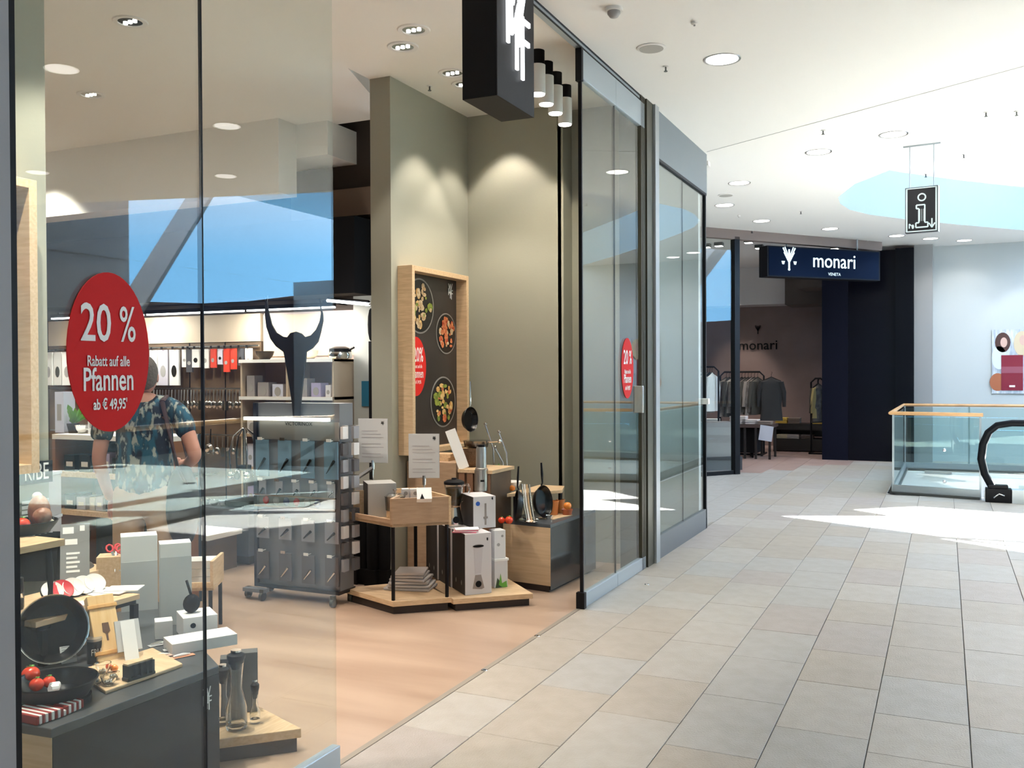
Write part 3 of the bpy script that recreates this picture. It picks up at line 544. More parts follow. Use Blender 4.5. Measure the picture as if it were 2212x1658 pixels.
# ================================================================== KITCHENWARE BUILDERS
def pan(name, lbl, loc, r, h=0.045, rz=0, tilt=None, hl=0.17, grp=None, rim=PANBLACK, hdir=0.0, hmat=BLACK, lift=0.5, outm=PANOUT, T=None):
    t = thing(name, lbl, 'pan', loc, rz, grp)
    if tilt is not None: t.rotation_euler = tilt
    m = M(); m.lathe([(r*0.76, 0), (r*0.97, h*0.8), (r, h), (r*0.985, h+0.003), (r*0.965, h)], 40, close=False); m.cyl(r*0.76, -0.003, 0.0, 40); mk('body', m, outm, t, smooth=True)
    m = M(); m.lathe([(r*0.962, h-0.001), (r*0.93, h*0.75), (r*0.74, 0.006), (0.001, 0.005)], 40, close=False); mk('coating', m, rim, t, smooth=True)
    m = M(); c, s_ = math.cos(hdir), math.sin(hdir)
    P = [(r*0.97, h*0.8), (r*1.15, h*1.1), (r+hl*0.5, h+hl*lift*0.35), (r+hl, h+hl*lift*0.55)]
    m.tube([(q*c, q*s_, z) for q, z in P], [0.010, 0.009, 0.014, 0.010], 10, flat=0.6); mk('handle', m, hmat, t, smooth=True)
    return t
def ball(name, lbl, cat, loc, r, mt, stalk=None, grp=None, sz=(1, 1, 0.9)):
    t = thing(name, lbl, cat, loc, group=grp); m = M(); m.sph((0, 0, r*sz[2]), r, 16, 10, sz); mk('fruit', m, mt, t, smooth=True)
    if stalk:
        m = M()
        for k in range(5): a = k*1.256; m.add([(0, 0, r*sz[2]*2), (r*.5*math.cos(a), r*.5*math.sin(a), r*sz[2]*2+0.001), (r*.3*math.cos(a+.5), r*.3*math.sin(a+.5), r*sz[2]*2+0.004)], [(0, 1, 2)])
        m.tube([(0, 0, r*sz[2]*1.95), (0.002, 0, r*sz[2]*2.2)], 0.002, 5); mk('stalk', m, GREEN, t)
    return t
def carton(name, lbl, cat, loc, sx, sy, sz, rz, mt, side=None, grp=None, front='-y', bevel=0.0015):
    """box whose base centre is at loc; optional coloured panel on -x or +x sides"""
    t = thing(name, lbl, cat, loc, rz, grp); m = M(); m.box(-sx/2, sx/2, -sy/2, sy/2, 0, sz); mk('carton', m, mt, t, bevel=bevel)
    if side: m = M(); m.box(-sx/2-0.001, -sx/2, -sy/2, sy/2, 0.001, sz-0.001); mk('side_print', m, side, t)
    return t
def bowl(name, lbl, loc, r, h, mt, grp=None, foot=0.5, cat='bowl', th=0.003):
    return solo(name, M().lathe([(r*foot, 0), (r*0.85, h*0.5), (r, h), (r-th, h), (r*0.82-th, h*0.5), (r*foot*0.9, th), (0.001, th)], 28, close=False), mt, lbl, cat, grp, smooth=True, loc=loc)

# ================================================================== FOREGROUND COUNTER
t = thing('display_counter', 'low slate-grey display counter with an oak end behind the left window', 'counter')
FA, FB, FC, FD = (-2.53, 2.03), (-2.50, 2.74), (-3.48, 3.40), (-3.6, 1.93)
m = M(); m.prism([FA, FB, FC, FD], 0.47, 0.5); mk('worktop', m, SLATETOP, t, bevel=0.003)
m = M(); m.prism([(-2.53, 2.035), FB, (-2.53, 2.74), (-2.56, 2.035)], 0, 0.47); mk('long_panel', m, SLATE, t)
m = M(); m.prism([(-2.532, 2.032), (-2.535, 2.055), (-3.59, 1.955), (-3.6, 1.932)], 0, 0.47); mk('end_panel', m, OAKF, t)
m = M(); m.prism([FB, (-2.52, 2.72), (-3.46, 3.38), FC], 0, 0.47); mk('end_panel', m, SLATE, t)
logo(t, TX(-2.4985, 2.655, 0.35), 0.05, 0.085, mat('silver_print', (0.8, 0.8, 0.8), 0.4), 0.0045, 0.001)
Z = 0.5
p = on(118, 1478, Z+0.06)
pan('frying_pan', 'black frying pan holding tomatoes, lying at the counter front', (p.x, p.y, Z+0.022), 0.138, 0.055, 0, hdir=R(200), hl=0.16)
PZ = Z+0.03
for px, py, r, lb in [(66, 1448, 0.031, 'largest red tomato in the frying pan'), (79, 1470, 0.024, 'middle-sized red tomato in the frying pan, in front'), (106, 1464, 0.021, 'small orange-red tomato in the frying pan, right of the others')]:
    q = on(px, py, PZ+r+0.022); ball('tomato', lb, 'tomato', (q.x, q.y, PZ+0.012), r, TOMATO, True)
q = on(124, 1466, PZ+0.05); t = thing('onion_slices', 'white onion slices on the rim of the frying pan', 'food', (q.x, q.y, PZ+0.02)); m = M()
for k in range(3): m.cyl(0.012, 0, 0.03, 8, TR(-0.012*k, 0.012*k, 0, rx=R(80)))
mk('slices', m, PAPER, t)
# folded striped mitt under the pan
q = on(112, 1545, Z); t = thing('oven_mitt', 'red and white striped oven mitt folded under the frying pan', 'oven mitt', (q.x, q.y, Z), R(90))
mw, mr = M(), M()
for k in range(17):
    x0 = -0.085+k*0.0105; (mw if k % 2 else mr).box(x0, x0+0.0105, -0.045+0.008*abs(k-8)/8, 0.10, 0.001, 0.030 if k != 9 else 0.02)
mk('stripe', mr, mat('mitt_dark_red', (0.30, 0.03, 0.025), 0.8), t, bevel=0.003); mk('stripe', mw, mat('mitt_white', (0.85, 0.8, 0.78), 0.8), t, bevel=0.003)
m = M(); m.cyl(0.115, 0.0, 0.02, 30, TR(p.x-q.x, p.y-q.y, 0)); o = mk('base', m, BLACKM, None, loc=(q.x, q.y, Z)); tag(o, 'round black trivet under the frying pan', 'trivet'); o.name = 'trivet'
# upright pan
b = on(88, 1432, Z)
t = pan('frying_pan', 'large black frying pan standing upright on the left of the counter', (b.x+0.03, b.y+0.02, Z+0.128), 0.128, 0.045, 0, tilt=(0, 0, 0), hdir=R(90), hl=0.17, lift=0.2)
t.rotation_euler = Vector((0.86, -0.42, 0.26)).to_track_quat('Z', 'Y').to_euler()
m = M(); m.lathe([(0.124, 0.046), (0.1295, 0.049), (0.1295, 0.045)], 40, close=False); mk('rim', m, STEEL, t, smooth=True)
# pepper tin
q = on(204, 1430, Z); t = thing('tin', 'small black tin with white lettering in front of the wooden board case', 'tin', (q.x, q.y, Z), R(62))
m = M(); m.cyl(0.027, 0, 0.085, 20); mk('body', m, BLACK, t, smooth=True); m = M(); m.cyl(0.028, 0.085, 0.095, 20); mk('lid', m, STEELB, t, smooth=True); text(t, 'FRU', (0, -0.029, 0.045), FACE_Y, 0.035, PAPER, 0.6)
# wooden board case leaning
q = on(250, 1432, Z); t = thing('wooden_board_case', 'tall honey-coloured wooden case leaning on the oak bridge', 'wooden case', (q.x-0.02, q.y, Z+0.004), R(70), rx=0); t.rotation_euler = (R(-30), R(0), R(66))
HONEY = wood_mat('honey_wood', (0.82, 0.56, 0.27), (0.72, 0.44, 0.18), 5, (10, 10, 1.5)); HONEYD = wood_mat('honey_wood_side', (0.72, 0.40, 0.13), (0.62, 0.32, 0.1), 5, (10, 10, 1.5))
m = M(); m.box(-0.05, 0.05, 0, 0.045, 0, 0.27); mk('body', m, HONEY, t, bevel=0.003)
m = M(); m.box(-0.056, 0.056, -0.006, 0.048, 0.03, 0.045); m.box(-0.056, 0.056, -0.006, 0.048, 0.215, 0.23); mk('band', m, HONEYD, t, bevel=0.002)
m = M(); plate(m, [(-0.012, 0.155), (0.012, 0.155), (0.014, 0.12), (0.004, 0.112), (0.003, 0.085), (-0.003, 0.085), (-0.004, 0.112), (-0.014, 0.12)], -0.002, 0.002); mk('brand_mark', m, mat('burnt_brown', (0.12, 0.06, 0.03), 0.7), t)
q = on(185, 1400, Z); t = thing('chopping_board', 'pale chopping board leaning behind the black tin', 'chopping board', (q.x-0.05, q.y-0.02, Z+0.004)); t.rotation_euler = (R(-24), 0, R(72))
m = M(); m.box(-0.06, 0.06, 0, 0.018, 0, 0.17); mk('board', m, OAK, t, bevel=0.004); m = M(); m.box(-0.03, 0.03, -0.001, 0.0, 0.04, 0.055); mk('label', m, REDPRINT, t)
q = on(150, 1432, Z); t = thing('info_card', 'small white leaflet leaning between the standing pan and the tin', 'card', (q.x, q.y, Z+0.002)); t.rotation_euler = (R(-26), 0, R(64))
m = M(); m.box(-0.028, 0.028, 0, 0.002, 0, 0.105); mk('sheet', m, PAPER, t); m = M()
for k in range(7): m.box(-0.022, 0.02-0.003*(k % 3), -0.0006, 0, 0.02+k*0.01, 0.0225+k*0.01)
mk('print', m, GREYPRINT, t)
q = on(287, 1432, Z); t = thing('info_card', 'tall narrow white price card leaning right of the wooden case', 'card', (q.x, q.y, Z+0.002)); t.rotation_euler = (R(-27), 0, R(62))
m = M(); m.box(-0.026, 0.026, 0, 0.002, 0, 0.165); mk('sheet', m, PAPER, t); m = M(); m.box(-0.045, 0.045, 0.01, 0.02, 0.05, 0.17); mk('holder', m, mat('clear_grey_plastic', (0.6, 0.6, 0.6), 0.2), t)
# flat board, bowls, black rack
c1, c2, c3, c4 = on(228, 1500, Z), on(395, 1440, Z), on(330, 1405, Z), on(165, 1455, Z)
t = thing('chopping_board', 'oak chopping board lying flat along the counter edge', 'chopping board'); m = M(); m.prism([(c1.x, c1.y), (c2.x, c2.y), (c3.x, c3.y), (c4.x, c4.y)], Z, Z+0.014); mk('board', m, OAKX, t, bevel=0.004)
for i, (px, py, r, h) in enumerate([(208, 1475, 0.032, 0.035), (235, 1478, 0.028, 0.030), (222, 1455, 0.030, 0.04), (246, 1466, 0.020, 0.025)]):
    q = on(px, py, Z+0.014); bowl('glass_bowl', 'small faceted clear glass bowl beside the frying pan', (q.x, q.y, Z+0.0145), r, h, CLEAR, 'glass bowls on the counter')
    q.z = Z+0.014+0.006; m = M()
    for k in range(3): m.sph((0.008*math.cos(k*2.1), 0.008*math.sin(k*2.1), 0.006), 0.007, 8, 5)
    solo('salt_ball', m, CHROME, 'small silver ball in a glass bowl beside the frying pan', 'ball', 'silver balls in the glass bowls', loc=q, smooth=True)
for px, py, r, mt_, lb in [(247, 1450, 0.014, mat('orange_skin', (0.85, 0.26, 0.04), 0.2, coat=0.5), 'orange cherry tomato at the foot of the wooden case'), (236, 1444, 0.010, TOMATO, 'tiny red cherry tomato left of the orange one')]:
    q = on(px, py, Z+0.014); ball('tomato', lb, 'tomato', (q.x, q.y, Z+0.0145), r, mt_)
q = on(300, 1462, Z+0.014); t = thing('knife_rack', 'black notched rack on the oak board at the counter edge', 'rack', (q.x, q.y, Z+0.0145), R(82))
DKR = mat('dark_grey_plastic', (0.03, 0.032, 0.03), 0.5); m = M(); m.box(-0.058, 0.058, -0.018, 0.018, 0.0, 0.012); m.box(-0.05, 0.05, -0.012, 0.012, 0.012, 0.05); mk('body', m, DKR, t, bevel=0.003)
for k in range(5): m = M(); m.box(-0.052+k*0.024, -0.044+k*0.024, -0.02, 0.02, 0.008, 0.054); mk('slat', m, DKR, t)
m = M(); m.box(-0.052, 0.05, -0.011, 0.016, 0.054, 0.060); mk('board', m, OAK, t)
# knife packs
for i, (px, py, a, mt_, lb) in enumerate([(345, 1392, 70, 'clear_grey_plastic', 'grey clear-packed knife lying by the cards'), (378, 1402, 55, 'clear_grey_plastic', 'second grey knife pack nearer the counter edge'), (350, 1418, 60, 'pack_pink', 'pinkish food pack beside the oak board'), (395, 1418, 65, 'pack_orange', 'small orange pack at the tip of the oak board'), (400, 1396, 80, 'pack_red', 'red and white pack in front of the flat white box'), (425, 1404, 60, 'pack_white', 'small white tag at the counter corner')]):
    col = dict(clear_grey_plastic=(0.5, 0.5, 0.5), pack_pink=(0.75, 0.5, 0.4), pack_orange=(0.75, 0.35, 0.2), pack_red=(0.75, 0.3, 0.3), pack_white=(0.8, 0.8, 0.78))[mt_]
    q = on(px, py, Z); t = thing('knife_pack', lb, 'package', (q.x, q.y, Z+0.001), R(a)); m = M(); m.box(-0.045, 0.045, -0.014, 0.014, 0, 0.003); mk('tray', m, mat(mt_, col, 0.3), t, bevel=0.001)
    m = M(); m.tube([(-0.038, 0, 0.007), (0.0, 0, 0.009), (0.03, 0.002, 0.006)], [0.004, 0.006, 0.002], 8); mk('knife', m, PAPER if i > 1 else STEEL, t, smooth=True)
# white cartons
def pxbox(name, lbl, z0, a, b, c, h, mt, cat='box', inset=None):
    """box from three seen base points: a -> b front edge, a -> c depth edge"""
    A_, B_, C_ = on(*a, z0), on(*b, z0), on(*c, z0); D_ = B_+C_-A_; t = thing(name, lbl, cat, (A_.x, A_.y, z0))
    m = M(); m.prism([(0, 0), (B_.x-A_.x, B_.y-A_.y), (D_.x-A_.x, D_.y-A_.y), (C_.x-A_.x, C_.y-A_.y)], 0.0005, h); mk('carton', m, mt, t, bevel=0.002); return t
def boxc(name, lbl, z0, px, py, w_, d_, h, rz, mt, cat='box', grp=None):   # near corner seen at px,py; width runs along rz, depth 90 deg left of it
    q = on(px, py, z0); t = thing(name, lbl, cat, (q.x, q.y, z0), R(rz), grp); m = M(); m.box(0, w_, 0, d_, 0.0005, h); mk('carton', m, mt, t, bevel=0.002); return t
boxc('gift_box', 'flat white box at the far corner of the slate counter', Z, 372, 1416, 0.26, 0.13, 0.045, 60, CARD)
bt = boxc('gift_box', 'tall pale box, front one of the two on the counter', Z, 347, 1352, 0.13, 0.10, 0.36, 48, CARDG)
m = M(); m.box(-0.001, 0.131, -0.0015, 0.0, 0.0, 0.30); m.box(-0.0015, 0, 0, 0.1, 0, 0.36); mk('print', m, mat('pale_grey_carton', (0.50, 0.53, 0.53), 0.5), bt)
bt = boxc('gift_box', 'tall pale box, rear one of the two on the counter', Z, 262, 1322, 0.16, 0.12, 0.35, 48, CARDG)
m = M(); m.box(0, 0.16, -0.0015, 0, 0.0, 0.23); mk('print', m, mat('pale_grey_carton', (0.5, 0.5, 0.5), 0.5), bt)
bt = boxc('gift_box', 'small white box with a dark emblem beyond the flat one', Z, 396, 1382, 0.14, 0.15, 0.09, 55, CARD)
m = M(); disc(m, 0.011, -0.0015, 16, TR(0.04, 0, 0.055)); mk('emblem', m, BLACKM, bt); m = M(); m.sph((0.05, 0.08, 0.13), 0.04, 12, 8, (0.9, 0.5, 1)); m.tube([(0.05, 0.08, 0.16), (0.03, 0.08, 0.23)], 0.006, 6)
o = mk('ladle', m, BLACKM, None, smooth=True); o.matrix_world = bt.matrix_basis; tag(o, 'black ladle standing on the small white box', 'ladle')
boxc('gift_box', 'very small white box between the oak bridge and the tall boxes', Z, 335, 1382, 0.07, 0.07, 0.075, 48, CARD)
# oak bridge
t = thing('bridge_shelf', 'oak bridge shelf with slate legs standing on the slate counter', 'shelf')
a, b = on(303, 1372, Z), on(95, 1440, Z)
BX, BY0, BY1, BZ = a.x, 2.42, a.y, 0.655
m = M(); m.box(BX-0.42, BX, BY0, BY1, BZ, BZ+0.022); mk('board', m, OAK, t, bevel=0.002); m = M(); m.box(BX-0.4, BX-0.02, BY0+0.02, BY1-0.002, BZ-0.02, BZ); mk('frame', m, SLATE, t)
for yy in (BY0+0.03, BY1-0.028):
    for xx in (BX-0.03, BX-0.38): m = M(); m.box(xx, xx+0.025, yy, yy+0.025, Z, BZ-0.02); mk('leg', m, SLATE, t)
BT = BZ+0.022
for k, (px, py) in enumerate([(112, 1296), (134, 1292), (157, 1287), (180, 1282), (204, 1277)]):
    q = on(px, py, BT); col = [PAPER, REDPRINT, PAPER, PAPER, PAPER][k]
    t = thing('side_plate', ['white plate, front one of the row on the oak bridge', 'red plate in the row on the oak bridge', 'white plate just behind the red one', 'white plate in the middle of the bridge row', 'white plate, last one of the bridge row'][k], 'plate', (q.x, q.y, BT+0.034)); t.rotation_euler = (R(48), 0, R(75))
    m = M(); m.lathe([(0.018, 0), (0.036, 0.004), (0.045, 0.010), (0.044, 0.012), (0.034, 0.006), (0.001, 0.003)], 24, close=False); mk('dish', m, mat('glazed_white', (0.86, 0.84, 0.8), 0.2) if k != 1 else REDPRINT, t, smooth=True); m = M(); m.cyl(0.045, -0.003, -0.001, 24); mk('rim', m, SLATE, t)
for k in range(3):
    q = on(228+26*k, 1283-3*k, BT); t = thing('white_booklet', ['white booklet lying at the middle of the oak bridge', 'white booklet lying over the first', 'white booklet at the far end of the oak bridge'][k], 'booklet', (q.x-0.03, q.y, BT+0.001+0.004*k), R(20*k-10)); m = M(); m.box(-0.07, 0.07, -0.05, 0.05, 0, 0.004); mk('pages', m, PAPER, t)
q = on(165, 1312, BT); t = thing('white_booklet', 'open white booklet at the near edge of the oak bridge', 'booklet', (q.x-0.02, q.y, BT+0.001), R(70)); m = M(); m.box(-0.05, 0.0, -0.035, 0.035, 0, 0.003); m.add([(0, -.035, .001), (.05, -.035, .012), (.05, .035, .012), (0, .035, .001)], [(0, 1, 2, 3)]); mk('pages', m, PAPER, t)
# black portfolio sleeves and menu board behind the bridge
for k in range(6):
    q = on(132+14*k, 1262-3*k, BT); m = M(); m.box(-0.085, 0.085, 0, 0.006, 0, 0.20)
    o = solo('black_sleeve', m, BLACKM, 'thin black sleeve leaning in the row on the oak bridge', 'sleeve', 'black sleeves leaning on the oak bridge', loc=(q.x-0.165, q.y+0.0, BT)); o.rotation_euler = (R(-14), 0, R(30))
q = on(190, 1262, BT); t = thing('menu_board', 'grey menu board with white lettering leaning behind the plates', 'sign', (q.x-0.07, q.y-0.01, BT)); t.rotation_euler = (R(-20), 0, R(48))
m = M(); m.box(-0.06, 0.06, 0, 0.006, 0, 0.27); mk('board', m, mat('menu_grey', (0.26, 0.26, 0.26), 0.4), t)
m = M(); m.box(-0.05, -0.005, -0.001, 0, 0.225, 0.255); m.box(0.02, 0.04, -0.001, 0, 0.235, 0.26); m.box(-0.04, 0.01, -0.001, 0, 0.175, 0.20)
for k in range(5): m.box(-0.035, 0.02-0.01*(k % 2), -0.001, 0, 0.05+k*0.02, 0.06+k*0.02)
mk('lettering', m, PAPER, t)
q = on(85, 1262, BT); t = thing('menu_board', 'black board with faint lettering behind the bottles', 'sign', (q.x-0.16, q.y, BT)); t.rotation_euler = (R(-10), 0, R(48))
m = M(); m.box(-0.045, 0.045, 0, 0.02, 0, 0.22); mk('board', m, BLACK, t); m = M()
for k in range(6): m.box(-0.03, 0.035-0.008*(k % 3), -0.001, 0, 0.03+k*0.03, 0.043+k*0.03)
mk('lettering', m, GREYPRINT, t)
for k, (px, lb) in enumerate([(30, 'glass jar with a black lid, nearest the window frame'), (52, 'glass jar with a black lid, right of its twin')]):
    q = on(px, 1318, BT); t = thing('storage_jar', lb, 'jar', (q.x-0.04, q.y, BT)); m = M(); m.lathe([(0.022, 0), (0.026, 0.01), (0.026, 0.05), (0.02, 0.065)], 20); mk('glass', m, CLEAR, t, smooth=True); m = M(); m.cyl(0.024, 0.065, 0.125, 20); mk('lid', m, BLACK, t, smooth=True); m = M(); m.cyl(0.018, 0.004, 0.04, 14); mk('contents', m, mat('spice', (0.55, 0.42, 0.25), 0.8), t)
# raised oak shelf with roast
t = thing('raised_shelf', 'upper oak shelf carrying the pan with the roast', 'shelf'); a, b = on(140, 1163, 1.0), on(14, 1178, 1.0)
m = M(); m.box(a.x-0.42, a.x, b.y-0.25, a.y, 0.975, 1.0); mk('board', m, OAK, t, bevel=0.002)
m = M(); m.box(a.x-0.42, a.x-0.38, a.y-0.05, a.y-0.01, 0.5, 0.975); mk('leg', m, BLACKM, t); m = M(); m.box(a.x-0.42, a.x-0.38, b.y-0.2, b.y-0.16, 0.5, 0.975); mk('leg', m, BLACKM, t)
q = on(55, 1150, 1.0); pan('frying_pan', 'black frying pan with the roast on the raised oak shelf', (q.x, q.y, 1.004), 0.115, 0.04, 0, hdir=R(160))
q2 = on(78, 1120, 1.05); t = thing('roast', 'browned roast joint standing in the upper pan', 'food', (q.x+0.02, q.y+0.045, 1.012)); m = M(); m.sph((0, 0, 0.065), 0.048, 16, 12, (0.9, 0.8, 1.35)); m.sph((0.03, -0.01, 0.05), 0.035, 12, 8); mk('meat', m, mat('roast_meat', (0.26, 0.09, 0.05), 0.4, noise=(18, 1, (0.50, 0.30, 0.2)), bump=(25, 0.6)), t, smooth=True)
m = M(); m.sph((-0.01, 0.0, 0.12), 0.02, 10, 6); mk('fat', m, mat('fat', (0.75, 0.68, 0.6), 0.5), t, smooth=True)
ball('garlic_bulb', 'pale garlic bulb beside the roast in the upper pan', 'garlic', (q.x+0.055, q.y+0.062, 1.012), 0.020, mat('garlic', (0.78, 0.72, 0.6), 0.5)); ball('tomato', 'red tomato in the upper pan by the window frame', 'tomato', (q.x+0.04, q.y-0.045, 1.012), 0.03, TOMATO, True)
q = onx(75, 1020, -3.79); t = thing('wall_sign', 'small black sign with white letters under the left framed poster', 'sign', (-3.79, q.y, q.z), R(90)); m = M(); m.box(-0.085, 0.085, -0.012, 0.0, -0.05, 0.05); mk('panel', m, BLACK, t)
text(t, 'RIBE', (0, -0.013, 0), FACE_Y, 0.11, PAPER, 0.62); q = onx(75, 1055, -3.79); m = M()
for k in range(4): m.box(-0.07, 0.07, -0.004, 0, -0.14-k*0.022, -0.125-k*0.022)
mk('text_lines', m, mat('faint_white_print', (0.6, 0.62, 0.6), 0.5), t)
# scissors and box behind
q = on(222, 1248, BT); t = thing('wooden_box', 'light wooden box under the red-handled scissors', 'box', (q.x-0.25, q.y+0.3, 0.5), R(40)); m = M(); m.box(-0.09, 0.09, 0, 0.12, 0, 0.20); mk('carton', m, OAK, t)
for k, (dx, lb) in enumerate([(-0.04, 'red-handled scissors lying on the light wooden box'), (0.03, 'second pair of red-handled scissors, farther right')]):
    t2 = thing('scissors', lb, 'scissors', (t.location.x+dx, t.location.y+0.03, 0.71)); t2.rotation_euler = (R(55), 0, R(60)); m = M()
    for sgn in (-1, 1): ring = [(sgn*0.02+0.016*math.cos(a_*0.785), 0.03+0.02*math.sin(a_*0.785), 0) for a_ in range(9)]; m.tube(ring, 0.005, 6)
    mk('handle', m, REDPRINT, t2, smooth=True); m = M(); m.tube([(0.012, 0.01, 0), (-0.012, -0.1, 0)], [0.007, 0.002], 4, flat=0.2); m.tube([(-0.012, 0.01, 0.002), (0.012, -0.1, 0.002)], [0.007, 0.002], 4, flat=0.2); mk('blade', m, STEEL, t2)
# ------------------------------------------------------------------ oak plinth with carafes
t = thing('low_plinth', 'low oak plinth on a dark base beside the slate counter', 'plinth'); pts = [(-2.48, 3.21), (-2.73, 2.96), (-3.10, 3.02), (-2.83, 3.35)]
m = M(); m.prism(pts, 0.06, 0.10); mk('board', m, OAK, t, bevel=0.003); m = M(); m.prism([(-2.50, 3.205), (-2.73, 2.98), (-3.05, 3.04), (-2.82, 3.32)], 0, 0.06); mk('base', m, mat('dark_brown_base', (0.035, 0.025, 0.022), 0.6), t)
def carafe(px, py, sc, lbl, top=True):
    q = on(px, py, 0.1); t = thing('carafe', lbl, 'carafe', (q.x, q.y, 0.1005)); a = 0.044*sc; h = 0.30*sc
    m = M(); m.lathe([(a*0.9, 0), (a, 0.01), (a, 0.09*sc), (a*0.55, 0.17*sc), (a*0.6, 0.22*sc), (a*0.78, h), (a*0.70, h), (a*0.52, 0.22*sc), (a*0.47, 0.17*sc), (a*0.92, 0.09*sc), (a*0.92, 0.018), (0.001, 0.016)], 28, close=False); mk('glass', m, CLEAR, t, smooth=True)
    m = M(); m.lathe([(a*0.4, h-0.045), (a*0.75, h-0.01), (a*0.86, h), (a*0.86, h+0.015), (a*0.3, h+0.028)], 24); mk('stopper', m, BLACK, t, smooth=True)
    m = M(); m.cyl(a*0.5, h+0.028, h+0.036, 20); mk('cap', m, CHROME, t, smooth=True); return t
carafe(511, 1573, 1.0, 'tall clear carafe with a black stopper at the plinth front'); carafe(482, 1560, 0.72, 'shorter carafe half hidden by the counter corner'); carafe(551, 1560, 0.5, 'smallest carafe on the plinth, right of the tall one')
for px, py, h, lb in [(476, 1546, 0.25, 'dark grey carton on the plinth beside the counter'), (512, 1540, 0.265, 'dark grey carton behind the tall carafe')]:
    q = on(px, py, 0.1); t = thing('carafe_box', lb, 'box', (q.x, q.y, 0.1), R(40)); m = M(); m.box(0, 0.09, 0, 0.07, 0.0005, h); mk('carton', m, mat('grey_carton', (0.10, 0.10, 0.095), 0.5), t, bevel=0.002)
# ================================================================== DISPLAY TOWER AND PLATFORMS IN THE DOORWAY
BASEC = mat('dark_brown_base', (0.03, 0.02, 0.015), 0.6)
def lerp(a, b, k): return (a[0]+(b[0]-a[0])*k, a[1]+(b[1]-a[1])*k)
A0, A1, A2, A3 = (-3.87, 5.50), (-3.33, 5.29), (-3.03, 5.555), (-3.50, 5.90)
t = thing('display_tower', 'oak tray tower on thin black legs beside the stacked cartons', 'display stand')
cen = lerp(A0, A2, 0.5)
def shr(p, k=0.03): d = Vector((cen[0]-p[0], cen[1]-p[1])).normalized()*k; return (p[0]+d.x, p[1]+d.y)
m = M(); m.prism([A0, A1, A2, A3], 0.055, 0.09); mk('base_board', m, OAKX, t, bevel=0.002)
m = M(); m.prism([shr(q) for q in (A0, A1, A2, A3)], 0.0, 0.055); mk('plinth', m, BASEC, t)
for q in (A0, A1, A2, A3): q = shr(q, 0.035); m = M(); m.box(q[0]-0.009, q[0]+0.009, q[1]-0.009, q[1]+0.009, 0.09, 0.585); mk('leg', m, BLACK, t)
m = M(); m.prism([A0, A1, A2, A3], 0.585, 0.605); mk('tray_floor', m, OAKX, t)
def wallp(m, p, q, z0, z1, th=0.018):
    d = Vector((q[0]-p[0], q[1]-p[1])).normalized(); n_ = Vector((-d.y, d.x))*th; m.prism([p, q, (q[0]+n_.x, q[1]+n_.y), (p[0]+n_.x, p[1]+n_.y)], z0, z1); return m
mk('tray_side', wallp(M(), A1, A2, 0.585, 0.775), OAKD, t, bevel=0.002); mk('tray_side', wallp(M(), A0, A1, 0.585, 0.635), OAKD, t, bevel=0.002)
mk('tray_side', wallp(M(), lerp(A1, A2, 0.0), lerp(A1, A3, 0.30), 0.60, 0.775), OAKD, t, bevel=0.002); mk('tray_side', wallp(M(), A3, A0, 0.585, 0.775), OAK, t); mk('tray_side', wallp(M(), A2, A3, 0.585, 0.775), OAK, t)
# second platform
B0, B1, B2, B3 = (-3.005, 5.53), (-2.58, 5.90), (-2.98, 6.30), (-3.46, 5.93)
t = thing('low_platform', 'low oak platform under the stacked blender cartons', 'plinth'); m = M(); m.prism([B0, B1, B2, B3], 0.05, 0.085); mk('board', m, OAKX, t, bevel=0.002); cen = lerp(B0, B2, 0.5); m = M(); m.prism([shr(q) for q in (B0, B1, B2, B3)], 0, 0.05); mk('base', m, BASEC, t)
# folded stack
q = on(880, 1278, 0.09)
for k in range(6):
    o = thing('folded_cloth', ['lowest', 'second', 'third', 'fourth', 'fifth', 'topmost'][k]+' folded pale cloth pack in the stack under the tray', 'cloth', (q.x-0.04+0.008*(k % 2), q.y+0.12, 0.0905+0.022*k), R(12+5*(k % 3)), 'pale cloth packs stacked under the tray')
    m = M(); m.box(-0.17+0.012*k, 0.16-0.012*k, -0.11, 0.11, 0, 0.019); mk('pack', m, mat('pale_pink_grey', (0.52, 0.48, 0.46), 0.6), o, bevel=0.006)
# things on the tray
TZ = 0.606
ob = boxc('toaster_box', 'dark-sided grey box standing in the oak tray', TZ, 795, 1118, 0.20, 0.22, 0.235, 42, mat('warm_grey_carton', (0.42, 0.41, 0.39), 0.5))
m = M(); m.box(-0.0015, 0, 0, 0.22, 0, 0.235); mk('side_print', m, DKCARD, ob)
q = on(848, 1092, TZ+0.1); t = thing('saucepan', 'steel saucepan with a lid on the front of the tray', 'pot', (q.x-0.03, q.y+0.08, TZ+0.06)); m = M(); m.lathe([(0.065, 0), (0.07, 0.09), (0.074, 0.095)], 28); mk('body', m, mat('smoked_steel', (0.2, 0.19, 0.18), 0.2, 1.0), t, smooth=True)
m = M(); m.lathe([(0.072, 0.096), (0.05, 0.112), (0.001, 0.118)], 28, close=False); m.cyl(0.007, 0.118, 0.135, 10); m.cyl(0.016, 0.135, 0.143, 12); mk('lid', m, STEEL, t, smooth=True)
m = M(); m.cyl(0.06, -0.06, 0.0, 20); mk('stand', m, OAK, t)
for k, (px, w_, lb) in enumerate([(880, 0.07, 'small white box with a dark picture beside the saucepan'), (862, 0.05, 'small silver-grey box just right of the saucepan')]):
    q = on(px, 1085, TZ+0.12); t = thing('small_box', lb, 'box', (q.x-0.03, q.y+0.09, TZ), R(40)); m = M(); m.box(0, w_, 0, 0.05, 0, 0.20); mk('carton', m, CARD, t, bevel=0.002); m = M(); disc(m, 0.014, -0.001, 14, TR(w_/2, 0, 0.17)); mk('print', m, GREYPRINT, t)
